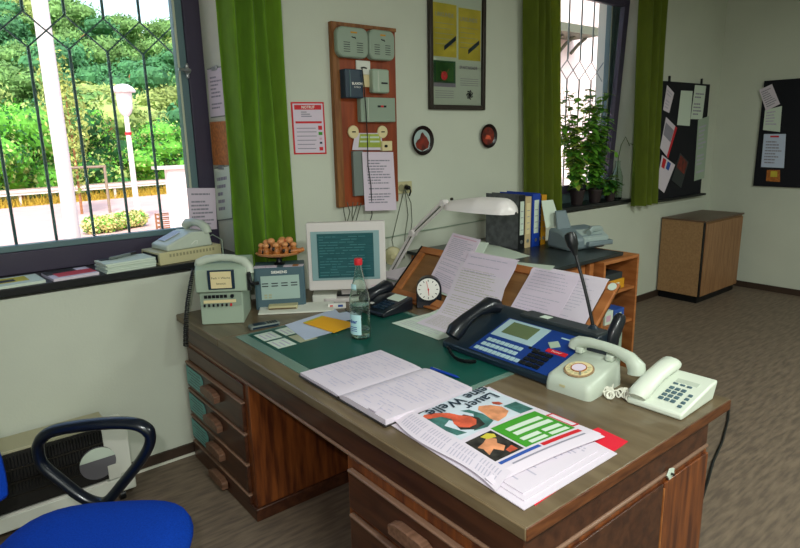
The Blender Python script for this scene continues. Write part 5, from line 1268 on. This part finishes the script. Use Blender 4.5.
d_ = MB(L3).box(cx0+.03, cy0, .07, cx1-.02, cy0+.02, ztop-.03, 'cup_wood').build('door', parent=t, bevel=.002)
MB(L3).box(cx0+.002, cy0+.008, .07, cx0+.028, cy0+.02, ztop-.02, 'black').build('door_gap', parent=t)
MB(L3).box(cx0+.02, cy0+.03, 0, cx1-.02, W-.03, .07, 'black').build('plinth', parent=t)
#==================================================================== WINDOW 2 PLANTS
def leaf_mesh(mb, base, d, up, L_, w, m_):
    d = Vector(d).normalized(); s = d.cross(Vector(up)).normalized(); n_ = s.cross(d); base = Vector(base)
    P = [base, base+d*L_*.3+s*w-n_*.0, base+d*L_*.65+s*w*.8-n_*L_*.05, base+d*L_-n_*L_*.18, base+d*L_*.65-s*w*.8-n_*L_*.05, base+d*L_*.3-s*w, base+d*L_*.5+n_*.0+n_*w*-.25]
    mb.add(P, [(0, 1, 6), (1, 2, 6), (2, 3, 6), (3, 4, 6), (4, 5, 6), (5, 0, 6)], m_)
def plant(label, x, y, pot_r, pot_h, stems, lsize, seed, mats, spread=.12, hmax=.7, per=16, name='potted_plant'):
    r_ = random.Random(seed); t = thing(name, label, 'plant', (x, y, SZ))
    MB().lathe([(pot_r*.75, 0), (pot_r, pot_h), (pot_r*1.06, pot_h), (pot_r*1.06, pot_h+.012), (pot_r*.95, pot_h+.012), (pot_r*.9, pot_h-.01), (.001, pot_h-.012)], 'pot', 24).build('pot', parent=t)
    sm = MB(); lm = MB()
    for k in range(stems):
        a = r_.random()*6.28; h = hmax*(.45+.55*r_.random()); sp = spread*(.3+r_.random())
        dx = math.cos(a)*sp*1.7; dy = math.sin(a)*sp*.22
        pts = [(dx*s_**1.5+.01*math.sin(s_*9+k), dy*s_**1.5, pot_h-.012+h*s_) for s_ in np.linspace(0, 1, 9)]
        sm.tube(pts, .0022, 'stem', 5)
        for q_ in range(per):
            s_ = .12+.88*r_.random(); i = min(7, int(s_*8)); p = Vector(pts[i])*(1-(s_*8-i))+Vector(pts[i+1])*(s_*8-i) if i < 8 else Vector(pts[8])
            b_ = r_.random()*6.28; d = Vector((math.cos(b_), math.sin(b_)*.45, .3*r_.random()-.25)); leaf_mesh(lm, p, d, (0, 0, 1), lsize*(.6+.7*r_.random()), lsize*.3, mats[int(r_.random()*len(mats))])
    sm.build('stems', parent=t); lm.build('leaves', parent=t, smooth=0); return t
px_ = lambda a, b_, y: at(a, b_, 1, y)
plant('bushy climbing plant in dark pot on the left of the window sill', 4.36, 3.045, .062, .11, 26, .09, 11, ['leaf', 'leaf_dark', 'leaf_yellow', 'leaf'], .15, .86, 22)
plant('dense upright green plant at the middle of the window sill', 4.62, 3.045, .06, .1, 26, .09, 5, ['leaf', 'leaf_dark', 'leaf'], .12, .86, 26)
plant('low dark-leaved plant beside the glass carafe on the sill', 4.80, 3.01, .045, .07, 10, .09, 9, ['leaf_dark', 'leaf'], .1, .2, 9)
t = thing('glass_carafe', 'tall clear glass carafe with a cutting on the window sill', 'carafe', (4.97, 3.055, SZ))
MB().lathe([(.0005, 0), (.045, 0), (.05, .01), (.05, .2), (.035, .25), (.022, .29), (.02, .33), (.025, .34), (.023, .34), (.018, .33), (.02, .29), (.033, .25), (.048, .2), (.048, .012), (.043, .004), (.0005, .004)], 'bottle', 28).build('glass_body', parent=t, smooth=60)
m = MB(); m.tube([(0, 0, .02), (.0, 0, .2), (.0, -.0, .36), (.02, -.01, .48), (.05, -.03, .55), (.075, -.06, .47)], .004, 'stem', 5); m.build('stem', parent=t)
m = MB(); leaf_mesh(m, (.05, -.05, .5), (.5, -.5, -.25), (0, 0, 1), .13, .03, 'leaf_dark'); leaf_mesh(m, (0, 0, .1), (-.4, 0, .5), (0, 1, 0), .1, .025, 'leaf'); leaf_mesh(m, (0, 0, .38), (-.8, 0, .3), (0, 1, 0), .1, .025, 'leaf'); m.build('leaves', parent=t)
#==================================================================== CHAIR
CC = Vector((.22, 1.75, 0)); t = thing('office_chair', 'blue swivel office chair with black loop armrest at the desk', 'chair', tuple(CC), -35)
# local x = forward, y = left
def seat(u, v, top=True):
    a = 2*math.pi*u; n_ = 3.2; c_, s_ = math.cos(a), math.sin(a); r_ = (abs(c_)**n_+abs(s_)**n_)**(-1/n_); return (.27*r_*c_*v, .26*r_*s_*v, .475+.02*(1-v**6)-.03*max(0, c_*v)**6 if top else .42)
m = MB(); m.grid(lambda u, v: seat(u, v), 48, 14, 'blue_fabric'); m.grid(lambda u, v: (lambda p: (p[0], p[1], (.475 if v == 0 else .42)))(seat(u, 1)), 48, 1, 'blue_fabric')
def rim(u, v):
    p = seat(u, 1); z1 = p[2]; return (p[0]*(1+.03*math.sin(v*3.14)), p[1]*(1+.03*math.sin(v*3.14)), z1+(.425-z1)*v)
m = MB(); m.grid(lambda u, v: seat(u, v), 48, 14, 'blue_fabric'); m.grid(rim, 48, 6, 'blue_fabric'); m.build('seat', parent=t, smooth=70)
MB().rbox(-.22, -.2, .395, .22, .2, .425, 'chairplastic', r=.05).build('seat_shell', parent=t)
def armloop(s):
    y = .372*s
    P = [(-.295, .60), (-.285, .645), (-.24, .68), (-.15, .695), (-.05, .70), (.02, .695), (.06, .68), (.08, .65), (.07, .605), (.03, .545), (-.03, .475), (-.09, .41), (-.13, .405), (-.18, .435), (-.24, .50), (-.285, .555)]
    P = [(a+.0, b_) for a, b_ in P]
    # smooth closed loop
    V = []; n_ = len(P)
    for i in range(n_):
        p0, p1, p2, p3 = [Vector((P[(i+j) % n_][0], y, P[(i+j) % n_][1])) for j in (-1, 0, 1, 2)]
        for q_ in (0, .25, .5, .75): V.append(.5*((2*p1)+(p2-p0)*q_+(2*p0-5*p1+4*p2-p3)*q_*q_+(3*p1-p0-3*p2+p3)*q_**3))
    rs = [.027 if p.z > .65 else .024 for p in V]
    return MB().tube(V, .02, 'chairplastic', 12, rs=rs, closed=True, up=(0, 1, 0), flat=.75)
for s in (1, -1):
    a_ = armloop(s).build('armrest', parent=t, smooth=60)
    MB().box(-.14, min(.18*s, .36*s), .395, -.08, max(.18*s, .36*s), .412, 'chairplastic').build('arm_bracket', parent=a_)
m = MB(); m.grid(lambda u, v: (-.34-.05*v-.03*(1-(2*u-1)**2), .21*(2*u-1)*(1-.12*(2*v-1)**4), .56+.44*v), 16, 12, 'blue_fabric', th=(.05, 0, 0)); m.build('backrest', parent=t, bevel=.012)
MB().tube([(-.12, 0, .40), (-.36, 0, .42), (-.40, 0, .5), (-.40, 0, .7)], .022, 'chairplastic', 10, flat=1.6).build('back_support', parent=t)
MB().cyl((0, 0, .1), (0, 0, .4), .028, 'darkmetal').build('gas_column', parent=t)
for k in range(5):
    a = R_(20+72*k); l_ = MB().tube([(0, 0, .12), (.28*math.cos(a), .28*math.sin(a), .085)], .022, 'chairplastic', 8).build('leg', parent=t)
    MB().cyl((.285*math.cos(a)-.01, .285*math.sin(a), .028), (.285*math.cos(a)+.01, .285*math.sin(a), .028), .028, 'black', 14).build('castor', parent=l_)
#==================================================================== HEATER
t = thing('portable_heater', 'white and black portable heater on castors under the left window', 'heater', (.19, 2.86, 0)); L3 = Matrix.Translation(-t.location)
hx0, hx1, hy0, hy1 = -.25, .60, 2.76, 2.94
MB(L3).box(hx0, hy0, .05, hx1, hy1, .12, 'whiteplastic').build('base', parent=t, bevel=.006)
MB(L3).box(hx0, hy0+.04, .12, hx1, hy1, .36, 'whiteplastic').build('housing', parent=t, bevel=.004)
m = MB(L3); m.prism([(hx0, hy0+.005, .135), (hx0, hy0+.04, .135), (hx0, hy0+.04, .375), (hx0, hy0+.03, .375)], (hx1-hx0-.11, 0, 0), 'mesh_black'); gm = m.build('grille', parent=t, label='black perforated grille')
m = MB(L3)
for k in range(60):
    x_ = hx0+.01+k*.0122; m.box(x_, hy0+.012, .14, x_+.003, hy0+.02, .37, 'black')
for z_ in (.19, .25, .31): m.box(hx0, hy0+.005, z_, hx1-.115, hy0+.018, z_+.006, 'darkmetal')
m.build('slats', parent=gm)
MB(L3).box(hx0, hy0-.002, .122, hx1-.12, hy0+.01, .128, 'white').build('trim_strip', parent=t)
c = at(103, 462, 1, hy0); m = MB(L3); m.cyl((c.x-.02, hy0+.012, c.z-.0), (c.x-.02, hy0-.0, c.z-.0), .075, 'disc_grey', 32); m.build('round_disc', parent=t)
m = MB(L3); n_ = 16; m.prism([(c.x-.02+.076*math.cos(R_(15+150*k/n_)), hy0-.0015, c.z+.076*math.sin(R_(15+150*k/n_))) for k in range(n_+1)], (0, -.002, 0), 'paper_mint'); m.build('paper_flap', parent=t)
for x_ in (hx0+.08, hx1-.06):
    for y_ in (hy0+.03, hy1-.03): MB(L3).cyl((x_-.012, y_, .025), (x_+.012, y_, .025), .025, 'black', 16).build('castor', parent=t)
MB(L3).box(hx0, hy0+.045, .36, hx1-.08, W-.03, .385, 'plank').build('cover_board', parent=t, bevel=.002)
MB(L3).box(hx1-.11, hy0-.0015, .13, hx1-.06, hy0+.0, .2, 'whiteplastic').build('switch_plate', parent=t)
#==================================================================== CABLES ON THE FLOOR
pts = [at(729, 404, 2, .004), at(728, 420, 2, .004), at(722, 442, 2, .004), at(713, 462, 2, .004), at(708, 480, 2, .004), at(700, 505, 2, .004)]
solo('floor_cable', MB().tube(pts, .007, 'black', 6), 'black cable lying on the floor right of the desk', 'cable')
#==================================================================== LIGHT
w = bpy.data.worlds.new('world'); sc.world = w; w.use_nodes = True; nt = w.node_tree; bg = nt.nodes['Background']
sky = nt.nodes.new('ShaderNodeTexSky'); sky.sky_type = 'NISHITA'; sky.sun_disc = False; sky.sun_elevation = R_(48); sky.sun_rotation = R_(200); sky.air_density = 1.4; sky.dust_density = 3
nt.links.new(sky.outputs[0], bg.inputs[0]); bg.inputs[1].default_value = .30
sun = bpy.data.objects.new('sun', bpy.data.lights.new('sun', 'SUN')); COL.objects.link(sun); sun.data.energy = 2.2; sun.data.angle = .01; sun.data.color = (1, .95, .86)
sd_ = Vector((.35, .75, -.95)).normalized(); sun.rotation_euler = sd_.to_track_quat('-Z', 'Y').to_euler()
# the camera's flash, held just above and left of the lens
fl = bpy.data.objects.new('camera_flash', bpy.data.lights.new('camera_flash', 'SPOT')); COL.objects.link(fl)
fl.location = EYE-rr*.10+uu*.14-fw*.02; fl.data.energy = 42; fl.data.spot_size = R_(120); fl.data.spot_blend = .8; fl.data.shadow_soft_size = .03; fl.data.color = (1, .97, .95)
fl.rotation_euler = (fw+uu*.02).to_track_quat('-Z', 'Y').to_euler()
# unseen fixtures under the ceiling, added as fill light for the room
for i, (x_, y_) in enumerate(((.5, -.9), (3.9, -.7))):
    t = thing('fill_lamp', 'white fill lamp added under the ceiling %s' % ('behind the desk side of the room' if i == 0 else 'in the far half of the room'), 'fill light', (x_, y_, CH-.09))
    MB().rbox(-.62, -.09, .03, .62, .09, .09, 'white', r=.01).build('fixture', parent=t)
    l = bpy.data.objects.new('lamp_light', bpy.data.lights.new('lamp_light', 'AREA')); COL.objects.link(l); l.parent = t; l.location = (0, 0, .02); l.data.shape = 'RECTANGLE'; l.data.size = 1.2; l.data.size_y = .16; l.data.energy = 80 if i == 0 else 62; l.data.color = (.92, 1, .93)
sc.view_settings.view_transform = 'Standard'; sc.view_settings.look = 'None'; sc.view_settings.exposure = 0.5; sc.view_settings.gamma = 1; sc.view_settings.use_curve_mapping = False
